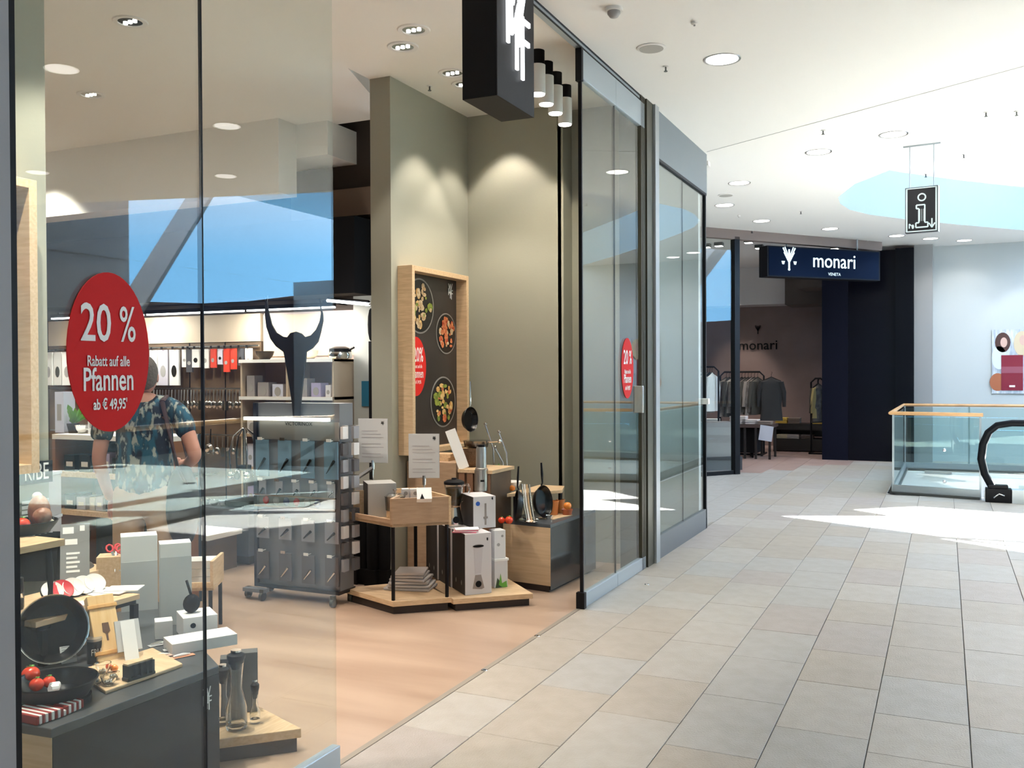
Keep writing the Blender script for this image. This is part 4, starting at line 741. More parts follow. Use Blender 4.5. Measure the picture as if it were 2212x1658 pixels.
q = on(915, 1080, TZ+0.16); t = thing('folded_card', 'white folded card with a dark picture on the tray rim', 'card', (q.x-0.01, q.y+0.03, TZ+0.165)); t.rotation_euler = (R(-35), 0, R(35)); m = M(); m.box(-0.05, 0.05, 0, 0.003, 0, 0.085); m.box(-0.05, 0.05, 0.003, 0.05, 0, 0.003); mk('sheet', m, PAPER, t); m = M(); plate(m, [(-0.03, 0.0), (-0.015, 0.04), (0.0, 0.0)], -0.001, 0.001); mk('print', m, BLACKM, t)
def card_on_stem(px0, py0, px1, py1, z, lbl, stem=True, rz=22):
    a, b = ony(px0, py1, z), ony(px1, py0, z); w_ = (b.x-a.x)/math.cos(R(rz)); h_ = b.z-a.z; t = thing('price_sign', lbl, 'sign', ((a.x+b.x)/2, z, a.z), R(rz))
    m = M(); m.box(-w_/2, w_/2, -0.002, 0.002, 0, h_); mk('sheet', m, mat('glossy_paper', (0.70, 0.70, 0.69), 0.15), t)
    m = M(); m.box(-w_/2-0.003, w_/2+0.003, 0.002, 0.004, -0.003, h_+0.003); mk('holder', m, mat('clear_grey_plastic', (0.5, 0.5, 0.5), 0.3), t); m = M()
    for k in range(9):
        if k in (2, 5): continue
        m.box(-w_*0.38, w_*(0.38-0.1*(k % 3)), -0.003, -0.002, h_*(0.12+0.075*k), h_*(0.135+0.075*k))
    mk('print', m, mat('light_print', (0.48, 0.45, 0.45), 0.5), t); logo(t, TR(w_*0.3, -0.002, h_*0.86), w_*0.12, h_*0.09, BLACKM, 0.003, 0.001)
    if stem: m = M(); m.cyl(0.005, -(a.z-0.607), 0.01, 8); m.cyl(0.012, -0.05, 0.015, 8); mk('stem', m, STEEL, t)
    return t
card_on_stem(890, 938, 942, 1030, 5.62, 'price sheet in a clear holder on a steel stem above the tray'); card_on_stem(778, 905, 833, 997, 5.75, 'price sheet in a clear holder left of the poster wall', True, 10)
q = ony(805, 1010, 5.75); q1 = ony(722, 1064, 5.6); t = thing('knife_block_board', 'dark plank leaning diagonally over the left of the tray', 'plank'); m = M(); m.tube([q1, q], 0.042, 4, flat=0.35); mk('plank', m, mat('black_brown_wood', (0.02, 0.015, 0.013), 0.4), t)
m = M(); m.tube([q.lerp(q1, 0.5), (q.lerp(q1, 0.5)).xy.to_3d()+Vector((0.05, 0.1, 0.6))], 0.008, 6); mk('support', m, BLACK, t)
q = on(765, 1075, 0.75); boxc('small_box', 'white carton at the left back of the oak tray', 0.606, 768, 1104, 0.1, 0.08, 0.19, 30, CARD)
# black aprons hanging behind the tower
for k in range(4):
    x = -4.12+0.085*k; t = thing('knife_bag', ['leftmost', 'second from the left', 'third from the left', 'rightmost'][k]+' of the tall black fabric rolls behind the oak tower', 'bag', (x, 6.0+0.03*(k % 2), 0.0), group='black rolls behind the oak tower'); m = M(); m.lathe([(0.045, 0.12), (0.05, 0.2), (0.048, 0.52), (0.03, 0.56)], 14); mk('body', m, BLACKM, t, smooth=True)
    m = M(); m.box(-0.05, 0.05, -0.05, 0.05, 0, 0.12); mk('foot', m, BLACKM, t); m = M(); m.tube([(0, 0, 0.56), (0.01, 0, 0.60), (0.03, 0, 0.57)], 0.005, 6); mk('hook', m, STEEL, t)
# ---- cartons
def blender_carton(c, rzd, w_, d_, h, lbl, z, small=False):
    t = thing('blender_carton', lbl, 'box', (c[0], c[1], z), R(rzd)); m = M(); m.box(0, w_, 0, d_, 0.0005, h); mk('carton', m, mat('lilac_white_carton', (0.66, 0.64, 0.65), 0.45), t, bevel=0.0015)
    m = M(); m.box(-0.0015, 0, 0.002, d_-0.002, 0.002, h-0.002); mk('side_print', m, DKCARD, t)
    m = M()
    for q_ in (0.28, 0.7): m.sph((-0.001, d_*q_, h*0.18), h*0.055, 8, 6, (0.03, 0.6, 1.2))
    mk('side_picture', m, GREYPRINT, t)
    k = h/0.42
    if not small:
        m = M(); disc(m, 0.042*k, -0.002, 20, TR(w_/2, 0, h*0.79), 1, 0.3); plate(m, [(w_*0.62, h*0.08), (w_*0.38-w_*0.1, h*0.10), (w_*0.38, h*0.32), (w_*0.60, h*0.32), (w_*0.72, h*0.10)], -0.0015, 0.001); mk('picture', m, mat('blender_picture', (0.30, 0.26, 0.24), 0.4), t)
        m = M(); disc(m, 0.022*k, -0.0035, 16, TR(w_/2, 0, h*0.17)); disc(m, 0.04*k, -0.0035, 16, TR(w_/2, 0, h*0.79), 1, 0.2); mk('picture_dark', m, BLACKM, t)
        m = M(); plate(m, [(w_*0.38, h*0.34), (w_*0.33, h*0.76), (w_*0.67, h*0.76), (w_*0.60, h*0.34)], -0.0012, 0.001); mk('picture_glass', m, mat('glass_picture', (0.58, 0.55, 0.57), 0.4), t)
    else:
        m = M(); disc(m, 0.016, -0.002, 16, TR(w_*0.2, 0, h*0.78)); mk('blue_dot', m, mat('print_blue', (0.03, 0.12, 0.5), 0.4), t)
        m = M(); m.box(w_*0.5, w_*0.58, -0.0015, 0, h*0.1, h*0.78); m.box(w_*0.44, w_*0.64, -0.002, -0.0015, h*0.3, h*0.36); mk('picture', m, mat('blender_picture', (0.3, 0.3, 0.3), 0.4), t)
    logo(t, TR(w_*0.82, -0.001, h*0.87), 0.014, 0.022, BLACKM, 0.002, 0.001); return t
zc = 0.0855; c3 = on(1005, 1286, zc); r3 = on(1062, 1280, zc); l3 = on(968, 1270, zc)
rz3 = math.degrees(math.atan2(r3.y-c3.y, r3.x-c3.x)); w3_ = (r3-c3).length; dv = Vector((l3.x-c3.x, l3.y-c3.y)); dlen = dv.length*0.98; dn = Vector((-math.sin(R(rz3)), math.cos(R(rz3))))
blender_carton((c3.x, c3.y), rz3, w3_, dlen, 0.42, 'front blender carton with a white face and dark side', zc)
blender_carton((c3.x+dn.x*(dlen+0.012)-0.01, c3.y+dn.y*(dlen+0.012)), rz3, w3_, dlen, 0.42, 'middle blender carton behind the front one', zc); blender_carton((c3.x+dn.x*2*(dlen+0.012)-0.02, c3.y+dn.y*2*(dlen+0.012)), rz3, w3_, dlen, 0.42, 'rear blender carton seen between the tower legs', zc)
c = on(1020, 1143, 0.506); blender_carton((c.x, c.y+0.02), rz3, 0.17, dlen*1.0, 0.225, 'smaller carton with a blue dot standing on the blender cartons', 0.507, True)
q = on(1008, 1150, 0.506)
for k in range(4):
    t = thing('leaflet', ['lowest', 'second', 'third', 'topmost'][k]+' red and white leaflet on the front blender carton', 'leaflet', (q.x-0.015+0.004*k, q.y+0.035, 0.5065+0.0065*k), R(20+4*k)); m = M(); m.box(-0.095, 0.07, -0.055, 0.05, 0, 0.006); mk('sheet', m, [mat('pink_red_print', (0.75, 0.10, 0.2), 0.4), PAPER][k % 2], t)
z5 = 0.5255
q = on(985, 1137, z5-0.02); t = thing('blender', 'glass jug blender with a dark lid on the cartons', 'blender', (q.x-0.03, q.y+0.03, 0.507), R(40))
m = M(); m.lathe([(0.062, 0), (0.066, 0.02), (0.05, 0.09), (0.042, 0.135)], 24); mk('motor_base', m, STEEL, t, smooth=True); m = M(); m.cyl(0.024, 0.0, 0.012, 20, TR(0, -0.062, 0.05, rx=R(80))); mk('dial', m, BLACK, t, smooth=True)
m = M(); m.lathe([(0.042, 0.14), (0.055, 0.2), (0.072, 0.30), (0.067, 0.30), (0.05, 0.2), (0.038, 0.145)], 28, close=False); mk('jug', m, CLEAR, t, smooth=True)
m = M(); m.lathe([(0.036, 0.146), (0.048, 0.2), (0.060, 0.275), (0.001, 0.28)], 16); mk('fruit_pieces', m, mat('fruit_drink', (0.80, 0.42, 0.10), 0.6, noise=(30, 1, (0.85, 0.68, 0.35))), t, smooth=True)
m = M(); m.lathe([(0.074, 0.30), (0.074, 0.318), (0.05, 0.33), (0.02, 0.335), (0.018, 0.345), (0.001, 0.347)], 28); mk('lid', m, BLACK, t, smooth=True)
m = M(); m.tube([(0.065, 0.02, 0.285), (0.11, 0.03, 0.29), (0.125, 0.035, 0.25), (0.105, 0.03, 0.19), (0.055, 0.015, 0.17)], 0.008, 8); mk('handle', m, CLEAR, t, smooth=True)
q = on(1036, 1060, 0.733); t = thing('spice_mill', 'tall brushed steel mill standing on the upper carton', 'mill', (q.x, q.y+0.03, 0.733), R(35)); m = M(); m.cyl(0.052, 0, 0.155, 28); mk('body', m, STEELB, t, smooth=True); m = M(); m.lathe([(0.046, 0.155), (0.048, 0.165), (0.04, 0.17), (0.038, 0.31), (0.034, 0.325)], 28); mk('tube', m, STEELB, t, smooth=True)
m = M(); m.lathe([(0.026, 0.325), (0.026, 0.342), (0.001, 0.346)], 20); mk('cap', m, BLACK, t, smooth=True); m = M(); m.box(-0.014, 0.014, -0.0535, -0.05, 0.07, 0.085); mk('badge', m, BLACKM, t)
# small cartons right of them
c = on(1062, 1272, zc); t = thing('vegetable_carton', 'small carton printed with green vegetables beside the blender cartons', 'box', (c.x+0.005, c.y+0.04, zc), R(rz3)); m = M(); m.box(0, 0.10, 0, 0.10, 0.0005, 0.19); mk('carton', m, mat('lilac_white_carton', (0.6, 0.6, 0.6), 0.5), t); m = M(); plate(m, [(0.005, 0.0), (0.02, 0.07), (0.05, 0.03), (0.06, 0.0)], -0.002, 0.001); mk('picture', m, mat('print_dark_green', (0.03, 0.07, 0.03), 0.5), t)
m = M(); plate(m, [(0.03, 0.02), (0.045, 0.1), (0.055, 0.03), (0.09, 0.045), (0.095, 0.0), (0.06, 0.0)], -0.003, 0.001); mk('picture', m, GREEN, t)
t = thing('white_carton', 'plain white carton with a red label on the vegetable carton', 'box', (c.x+0.005, c.y+0.04, zc+0.205), R(rz3)); m = M(); m.box(0.0, 0.085, 0, 0.10, -0.014, 0.20); mk('carton', m, CARD, t); m = M(); m.box(-0.004, 0.105, -0.01, 0.1, -0.0145, 0.0); mk('tray', m, PAPER, t); m = M(); disc(m, 0.012, -0.001, 12, TR(0.03, 0, 0.1)); disc(m, 0.009, -0.001, 12, TR(0.06, 0, 0.16)); mk('print', m, GREYPRINT, t)

# ================================================================== SECOND COUNTER BY THE DOOR
t = thing('display_counter', 'low slate-topped counter with an oak end behind the sliding door', 'counter'); CA, CB, CC, CD = (-2.61, 6.29), (-2.57, 7.15), (-2.97, 7.15), (-3.02, 6.35)
m = M(); m.prism([CA, CB, CC, CD], 0.475, 0.5); mk('worktop', m, SLATETOP, t, bevel=0.002)
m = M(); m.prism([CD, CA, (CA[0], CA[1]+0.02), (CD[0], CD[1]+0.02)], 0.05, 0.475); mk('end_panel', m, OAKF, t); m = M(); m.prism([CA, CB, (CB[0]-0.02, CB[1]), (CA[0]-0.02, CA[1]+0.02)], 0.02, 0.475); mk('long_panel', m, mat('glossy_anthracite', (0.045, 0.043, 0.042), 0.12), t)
m = M(); m.prism([(CD[0], CD[1]+0.02), (CA[0]-0.02, CA[1]+0.02), (CB[0]-0.03, CB[1]-0.02), (CC[0], CC[1]-0.02)], 0, 0.05); mk('base', m, BASEC, t)
Z2 = 0.5
for px, py, r, lb in [(1081, 1131, 0.026, 'red tomato at the left edge of the second counter'), (1097, 1132, 0.031, 'larger red tomato beside it on the second counter')]:
    q = on(px, py, Z2); ball('tomato', lb, 'tomato', (q.x, q.y+0.02, Z2+0.0005), r, TOMATO, True)
def standing_pan(px, pyt, pyb, zb, r, face, lbl, hl=0.16, hm=BLACK, inner=PANBLACK, dy=0.0):
    q = on(px, pyb, zb); t = pan('frying_pan', lbl, (q.x, q.y+dy, zb+r*0.98), r, 0.04, 0, tilt=(0, 0, 0), hdir=R(90), hl=hl, lift=0.15, hmat=hm, rim=inner); t.rotation_euler = Vector(face).to_track_quat('Z', 'Y').to_euler(); return t
standing_pan(1166, 985, 1118, Z2, 0.125, (0.9, -0.12, 0.12), 'black frying pan standing upright near the sliding door', 0.17)
standing_pan(1126, 995, 1126, Z2, 0.12, (-0.85, -0.5, 0.12), 'frying pan standing with its grey back turned, left of its twin', 0.17)
q = on(1140, 1125, Z2); t = thing('utensil_set', 'steel serving spoons leaning between the two standing pans', 'utensils', (q.x, q.y, Z2)); 
for k in range(4):
    m = M(); x = 0.02*k-0.03; m.tube([(x+0.05, -0.06, 0.01), (x, 0.0, 0.12), (x-0.03, 0.03, 0.27)], [0.007, 0.007, 0.008], 6); m.sph((x+0.055, -0.065, 0.012), 0.02, 10, 6, (1, 1.5, 0.4)); mk('spoon', m, [STEEL, PAPER, OAK, STEEL][k], t, smooth=True)
for px, py, r, h, mt_, lb in [(1192, 1113, 0.045, 0.11, ORANGE, 'tall orange-brown pot in the row by the door'), (1208, 1108, 0.035, 0.105, ORANGE, 'narrow orange-brown pot between the two others'), (1222, 1113, 0.045, 0.045, mat('red_bowl', (0.45, 0.12, 0.05), 0.3), 'low red-brown bowl by the door'), (1183, 1122, 0.028, 0.03, STEEL, 'small polished steel cup at the foot of the standing pan')]:
    q = on(px, py, Z2); bowl('bowl', lb, (q.x, q.y+0.03, Z2+0.0005), r, h, mt_, foot=0.8)
q = on(1223, 1100, Z2+0.05); ball('orange', 'orange fruit resting on the red-brown bowl', 'fruit', (q.x, q.y+0.03, Z2+0.046), 0.032, mat('orange_skin', (0.85, 0.3, 0.05), 0.3))
c1 = on(1200, 1123, Z2); t = thing('chopping_board', 'pale chopping board on the second counter by the pots', 'chopping board', (c1.x-0.05, c1.y+0.12, Z2), R(80)); m = M(); m.box(-0.1, 0.17, -0.05, 0.09, 0.0002, 0.0045); mk('board', m, OAK, t)
for k in range(6):
    q = on(1118+8*k, 1122+k % 2*3, Z2); m = M(); m.sph((0, 0, 0.012), 0.013, 8, 6, (1.5, 0.8, 0.7)); solo('pepper', m, [mat('chilli_red', (0.6, 0.05, 0.02), 0.2), mat('leek_pale', (0.7, 0.7, 0.5), 0.4), STEEL][k % 3], ['red chilli', 'pale sliced leek', 'shiny steel clip'][k % 3]+' scattered before the standing pans, '+['far left', 'left', 'left of the middle', 'right of the middle', 'right', 'far right'][k], 'food' if k % 3 < 2 else 'clip', loc=(q.x, q.y, Z2+0.001), smooth=True)
# oak bridge on the second counter
t = thing('bridge_shelf', 'small oak bridge shelf on the second counter', 'shelf'); m = M(); m.prism([(-3.02, 6.42), (-2.72, 6.80), (-2.8, 7.05), (-3.02, 7.05)], 0.665, 0.69); mk('board', m, OAKX, t, bevel=0.002)
for q in ((-2.99, 6.5), (-2.76, 6.85), (-2.95, 7.0)): m = M(); m.box(q[0]-0.01, q[0]+0.01, q[1]-0.01, q[1]+0.01, 0.5, 0.665); mk('leg', m, SLATE, t)
ZB = 0.6905
q = on(1090, 1058, ZB); bowl('white_bowl', 'white porcelain dish on the small oak bridge', (q.x, q.y+0.08, ZB), 0.10, 0.06, mat('glazed_white', (0.85, 0.84, 0.8), 0.2))
for px, py, r, mt_, lb in [(1078, 1062, 0.028, mat('egg', (0.70, 0.42, 0.28), 0.5), 'brown egg in front of the white dish'), (1105, 1060, 0.026, mat('orange_skin', (0.8, 0.3, 0.08), 0.4), 'orange-red fruit right of the brown egg')]:
    q = on(px, py, ZB); ball('egg' if r > 0.027 else 'fruit', lb, 'food', (q.x, q.y, ZB), r, mt_, sz=(1.2, 1, 0.85))
q = on(1065, 1042, ZB); t = thing('salad_leaves', 'bunch of green salad leaves behind the steel mill', 'salad', (q.x, q.y+0.15, ZB)); m = M(); rg = random.Random(2)
for k in range(26):
    a = rg.random()*6.28; b_ = rg.uniform(0.02, 0.07); hh = rg.uniform(0.05, 0.15); x, y = b_*math.cos(a), b_*math.sin(a); m.add([(x*.3, y*.3, 0), (x-0.012, y, hh*.7), (x*1.2, y*1.2, hh), (x+0.012, y+0.006, hh*.6)], [(0, 1, 2, 3)])
mk('leaves', m, GREEN, t)
for px, pyt, lb in [(1049, 915, 'long steel ladle standing behind the mill'), (1078, 932, 'long steel serving spoon with a black bowl on the oak bridge'), (1070, 965, 'short steel whisk handle between the ladles')]:
    q = on(px+8, 1050, ZB); top = ony(px, pyt, q.y+0.1); t = thing('ladle', lb, 'ladle', (q.x, q.y+0.1, ZB)); h_ = top.z-ZB
    m = M(); m.tube([(0, 0, 0.06), (-0.01, 0, h_*0.6), (top.x-q.x, 0, h_-0.01)], 0.008, 6); m.sph((top.x-q.x, 0, h_), 0.015, 8, 6); mk('handle', m, STEEL, t, smooth=True)
    m = M(); m.lathe([(0.012, 0), (0.03, 0.03), (0.022, 0.08), (0.006, 0.1)], 14); mk('head', m, BLACK, t, smooth=True)
# rear oak boxes with pots
t = thing('oak_crate', 'plain oak crate behind the tray carrying wooden boards', 'crate', (-3.68, 6.22, 0)); m = M(); m.box(-0.1, 0.33, 0, 0.4, 0.0, 0.93); mk('body', m, OAKD, t, bevel=0.002)
t = thing('slatted_crate', 'brown slatted wooden crate beside the oak crate', 'crate', (-3.33, 6.22, 0)); m = M(); m.box(0.01, 0.27, 0.01, 0.36, 0, 0.86); mk('core', m, BROWNB, t)
m = M(); m.box(0.0, 0.29, -0.01, 0.38, 0.86, 0.885); mk('board', m, OAK, t)
for k in range(4): m = M(); m.box(0.005+0.07*k, 0.055+0.07*k, -0.005, 0.01, 0.0, 0.86); mk('slat', m, mat('walnut_slat', (0.26, 0.13, 0.07), 0.5), t)
for k in range(2):
    m = M(); m.box(-0.12, 0.12, -0.08, 0.08, 0, 0.026); o = solo('wooden_board', m, OAK, ['lower light wooden board on the oak crate', 'upper light wooden board on the oak crate'][k], 'board', loc=(-3.58, 6.38, 0.931+0.027*k)); o.rotation_euler = (0, 0, R(8*k))
q = ony(985, 975, 6.4); WK = mat('brown_wicker', (0.16, 0.09, 0.05), 0.7, bump=(60, 0.8))
t = thing('basket', 'dark brown basket under the steel saucepan by the poster', 'basket', (-3.33, 6.44, 0.931)); m = M(); m.lathe([(0.07, -0.045), (0.10, 0.0), (0.112, 0.10), (0.105, 0.10), (0.09, 0.0)], 24, close=False); m.cyl(0.07, -0.046, -0.04, 20); mk('weave', m, WK, t, smooth=True); m = M(); m.sph((-0.02, -0.03, 0.075), 0.07, 14, 8, (1.1, 1, 0.4)); mk('bread', m, mat('bread', (0.62, 0.42, 0.2), 0.7), t, smooth=True)
t = thing('saucepan', 'steel pan with a long knobbed handle on the basket', 'pot', (-3.30, 6.46, 1.035), R(-6)); m = M(); m.lathe([(0.09, 0), (0.10, 0.045), (0.104, 0.05)], 28); mk('body', m, mat('smoked_steel', (0.2, 0.19, 0.18), 0.2, 1.0), t, smooth=True); m = M(); m.tube([(0.1, 0, 0.04), (0.2, 0, 0.05)], 0.008, 8); m.sph((0.215, 0, 0.052), 0.016, 10, 6); mk('handle', m, CHROME, t, smooth=True)
t = pan('frying_pan', 'small black pan hanging upright beside the poster', (-3.44, 6.58, 1.24), 0.10, 0.035, 0, tilt=(0, 0, 0), hdir=R(90), hl=0.20, lift=0.1, hmat=STEEL); t.rotation_euler = Vector((0.97, -0.12, 0.05)).to_track_quat('Z', 'Y').to_euler()
a = ony(1014, 965, 6.28); t = thing('price_card', 'blank white card leaning against the steel mill', 'card', (a.x-0.03, 6.24, 0.888)); t.rotation_euler = (R(-8), R(-20), R(28)); m = M(); m.box(-0.035, 0.045, 0, 0.003, 0, 0.31); mk('sheet', m, PAPER, t); m = M(); m.box(-0.02, 0.03, 0.003, 0.02, 0, 0.03); mk('foot', m, PAPER, t)
# floor bolts of the sliding front
for px, py in [(1046, 1447), (1160, 1373), (1397, 1262)]:
    q = on(px, py, 0); t = thing('floor_bolt', 'small round metal bolt socket in the floor along the shop front', 'floor fitting', (q.x, q.y, 0), group='bolt sockets along the shop front'); m = M(); m.lathe([(0.018, 0.0005), (0.016, 0.004), (0.010, 0.004), (0.009, 0.001), (0.001, 0.001)], 16, close=False); mk('ring', m, STEEL, t, smooth=True)
# ================================================================== WALL DISPLAY AT THE BACK OF THE SHOP
def zy(py, px=500, y=7.2): return ony(px, py, y).z
def xy_(px, y=7.2): return ony(px, 800, y).x
YB = 7.28
BEIGE = mat('beige_board', (0.55, 0.45, 0.34), 0.6); LILAC = mat('pinkish_back_board', (0.46, 0.37, 0.35), 0.6)
t = thing('shelf_unit', 'tall beige shelf unit with small appliances and books at the back right', 'shelf'); X0, X1 = xy_(562), xy_(760)
m = M(); m.box(X0, X1, YB-0.02, YB, 0, 2.2); mk('back_board', m, LILAC, t); m = M(); m.box(X0, X1, YB-0.03, YB-0.02, 1.78, 2.18); mk('top_board', m, BEIGE, t)
SZ = [1.745, 1.40, 1.05, 0.74, 0.40, 0.06]
for z in SZ: m = M(); m.box(X0, X1, 6.9, YB-0.03, z-0.025, z); mk('shelf_board', m, OAK if z > 1.7 else OAKD, t)
for x in (X0, (X0+X1)/2, X1-0.02): m = M(); m.box(x, x+0.02, 6.92, YB-0.03, 0, 1.74); mk('side_panel', m, BEIGE, t)
m = M(); m.box(X0, X1, 6.895, 6.90, SZ[0]-0.03, SZ[0]); m.box(X0, X1, 6.895, 6.90, SZ[1]-0.03, SZ[1]); mk('edge_strip', m, PAPER, t)
t = thing('lit_wall_panel', 'pale lit side panel beside the shelf unit', 'panel'); m = M(); m.box(-4.94, -4.70, 7.2, 7.28, 0, 2.32); mk('board', m, mat('pale_grey_panel', (0.50, 0.52, 0.48), 0.6), t)
q = ony(787, 850, 7.15); m = M(); m.box(-0.05, 0.05, 0, 0.01, -0.115, 0.115); mk('picture', m, mat('teal_print', (0.02, 0.16, 0.26), 0.5), t, loc=(q.x, 7.18, q.z))
m = M(); m.box(-0.03, 0.01, -0.02, 0.01, -0.9, 0.35); m.sph((-0.005, -0.02, 0.5), 0.05, 8, 6, (.6, .5, 3)); mk('strip', m, BLACKM, t, loc=(-4.70, 7.15, 1.55))
t = thing('price_sign', 'small white price card on the shelf edge right of the wheeled stand', 'card', (ony(722, 934, 6.85).x, 6.88, ony(722, 934, 6.85).z)); m = M(); m.box(-0.04, 0.04, 0, 0.003, -0.03, 0.03); mk('sheet', m, PAPER, t)
rg = random.Random(11)
LAV = [mat('box_lavender', (0.42, 0.38, 0.60), 0.5), mat('box_white', (0.75, 0.74, 0.76), 0.5), mat('box_white_blue', (0.62, 0.65, 0.8), 0.5), mat('box_grey', (0.35, 0.33, 0.34), 0.5)]
for z in SZ[1:5]:
    x = X0+0.05
    while x < X1-0.08:
        w_ = rg.uniform(0.05, 0.14); h_ = rg.uniform(0.10, 0.27); w_ = min(w_, X1-0.03-x)
        if abs(x-(X0+X1)/2) > 0.13 or x > (X0+X1)/2+0.03:
            cm = rg.choice(LAV); t = thing('product_box', 'small '+cm.name.replace('box_', '').replace('_', ' ')+' product box on the back shelves', 'box', (x, 6.95, z), group='product boxes on the back shelves'); m = M(); m.box(0, w_, 0, 0.12, 0.0005, h_); mk('carton', m, cm, t)
            m = M(); disc(m, w_*0.3, -0.002, 12, TR(w_/2, 0, h_*0.4), 1, 1.2); mk('picture', m, GREYPRINT, t)
        x += w_+rg.uniform(0.02, 0.06)
q = ony(735, 758, 7.05); t = thing('appliance', 'steel and black waffle maker on the top board at the back', 'appliance', (q.x, 7.05, SZ[0])); m = M(); m.lathe([(0.10, 0), (0.11, 0.03), (0.10, 0.06)], 20); mk('base', m, STEEL, t, smooth=True); m = M(); m.lathe([(0.10, 0.062), (0.10, 0.09), (0.05, 0.11)], 20); mk('lid', m, BLACK, t, smooth=True); m = M(); m.tube([(0.1, 0, 0.08), (0.15, 0, 0.1)], 0.01, 6); mk('handle', m, BLACK, t)
for k, x in enumerate((xy_(590), xy_(655), xy_(685))): o = bowl('serving_bowl', ['dark bowl on the top board left of the bull figure', 'steel bowl on the top board right of the bull figure', 'small steel bowl next to the waffle maker'][k], (x, 7.08, SZ[0]+0.0005), 0.09, 0.08, [PANOUT, STEEL, STEEL][k])
# brown peg wall
t = thing('peg_wall', 'brown peg wall with rows of hanging kitchen tools', 'display wall'); PX0, PX1 = xy_(100), X0-0.02
m = M(); m.box(PX0, PX1, YB-0.04, YB, 0.3, 1.93); mk('panel', m, BROWNB, t); m = M(); m.box(PX0, PX1, YB-0.05, YB, 1.93, 2.2); mk('top_board', m, BEIGE, t)
m = M(); m.box(PX0, PX1, 6.98, YB-0.04, 0, 0.3); mk('base', m, DARKBROWN, t)
for x in (xy_(403), xy_(480)): m = M(); m.box(x, x+0.01, YB-0.045, YB-0.039, 0.3, 1.93); mk('joint', m, BLACKM, t)
for z in (1.88, 1.46, 1.00): m = M(); m.box(PX0+0.05, PX1, 7.20, 7.215, z, z+0.015); mk('rail', m, STEELB, t)
# packs on the top row
x = PX0+0.1; k = 0; cols = [mat('pack_white', (0.78, 0.77, 0.78), 0.4), mat('pack_lilac', (0.55, 0.53, 0.62), 0.4), mat('pack_scarlet', (0.70, 0.06, 0.03), 0.4), mat('pack_charcoal', (0.08, 0.08, 0.09), 0.4), mat('pack_white', (0.78, 0.77, 0.78), 0.4)]
protos = {}
while x < X0-0.1:
    big = x < xy_(402); w_ = 0.12 if big else rg.uniform(0.05, 0.09); h_ = 0.36 if big else rg.uniform(0.14, 0.26); c_ = rg.choice([0, 0, 1, 4, 2, 3]) if not big else rg.choice([0, 1, 0])
    t = thing('hanging_pack', ('large ' if big else 'small ')+['white', 'lilac', 'scarlet', 'charcoal', 'white'][c_]+' hanging pack in the top row of the peg wall', 'package', (x, 7.16, 1.86), R(rg.uniform(-12, 12)), 'packs in the top row of the peg wall')
    m = M(); m.box(-w_/2, w_/2, -0.012, 0.012, -h_, 0); mk('card', m, cols[c_], t); m = M(); m.tube([(0, 0.05, 0.02), (0, -0.03, 0.015)], 0.003, 4); m.box(-0.012, 0.012, -0.035, -0.03, 0.005, 0.03); mk('hook', m, BLACKM, t)
    m = M(); disc(m, w_*0.28, -0.014, 12, TR(0, 0, -h_*0.6), 1, 1.8 if big else 1.0); mk('tool', m, [GREYPRINT, STEEL, GREYPRINT][k % 3], t)
    x += w_+rg.uniform(0.012, 0.03); k += 1
# hanging utensils, two rows
ut = []
def utensil(kind):
    t = thing('hanging_utensil', 'silver kitchen tool hanging in the dense row on the peg wall', 'kitchen tool', (0, 0, 0), group='silver kitchen tools hanging on the peg wall')
    m = M(); m.tube([(0, 0, 0), (0, -0.005, -0.11)], [0.008, 0.005], 6); mk('handle', m, STEELB, t, smooth=True)
    m = M(); [lambda: m.sph((0, 0, -0.145), 0.028, 8, 6, (1, 0.4, 1.3)), lambda: m.box(-0.022, 0.022, -0.003, 0.003, -0.20, -0.11), lambda: m.lathe([(0.006, -0.11), (0.02, -0.15), (0.006, -0.19)], 8)][kind](); mk('head', m, STEEL, t, smooth=True); return t
P_ = [utensil(k) for k in range(3)]; n_ = 0
for z, xa, xb, st in ((1.45, xy_(322), X0-0.03, 0.042), (0.99, xy_(440), X0-0.05, 0.06), (1.0, xy_(335), xy_(425), 0.09)):
    x = xa
    while x < xb:
        k = rg.randrange(3); loc = (x, 7.18, z+0.005)
        if n_ < 3: P_[n_].location = loc
        else: dup(P_[k], loc, R(rg.uniform(-25, 25)))
        n_ += 1; x += st*rg.uniform(0.85, 1.15)
for px, py, r, lb in [(425, 985, 0.085, 'round steel strainer hanging low on the peg wall'), (448, 968, 0.05, 'smaller steel strainer above the round one')]:
    q = ony(px, py, 7.1); t = thing('strainer', lb, 'strainer', (q.x, 7.12, q.z)); m = M(); m.lathe([(0.01, 0.04), (r*0.7, 0.03), (r, 0)], 20, TR(0, 0, 0, rx=R(90)), close=False); mk('mesh', m, STEEL, t, smooth=True); m = M(); m.tube([(0, 0.02, r), (0, 0.03, r+0.14)], 0.006, 6); mk('handle', m, BLACK, t)
for k in range(7):
    x = xy_(410)+0.055*k; t = thing('black_utensil', 'black long-handled tool in the low row near the glass joint', 'kitchen tool', (x, 7.0, 0.60), group='black tools in the low row'); m = M(); m.tube([(0, 0, 0), (0, 0, -0.25)], [0.01, 0.012], 6); m.box(-0.025, 0.025, -0.006, 0.006, -0.36, -0.24); mk('tool', m, BLACKM, t); m = M(); m.tube([(0, 0, 0.02), (0, 0.24, 0.02)], 0.004, 4); mk('hook', m, STEELB, t)
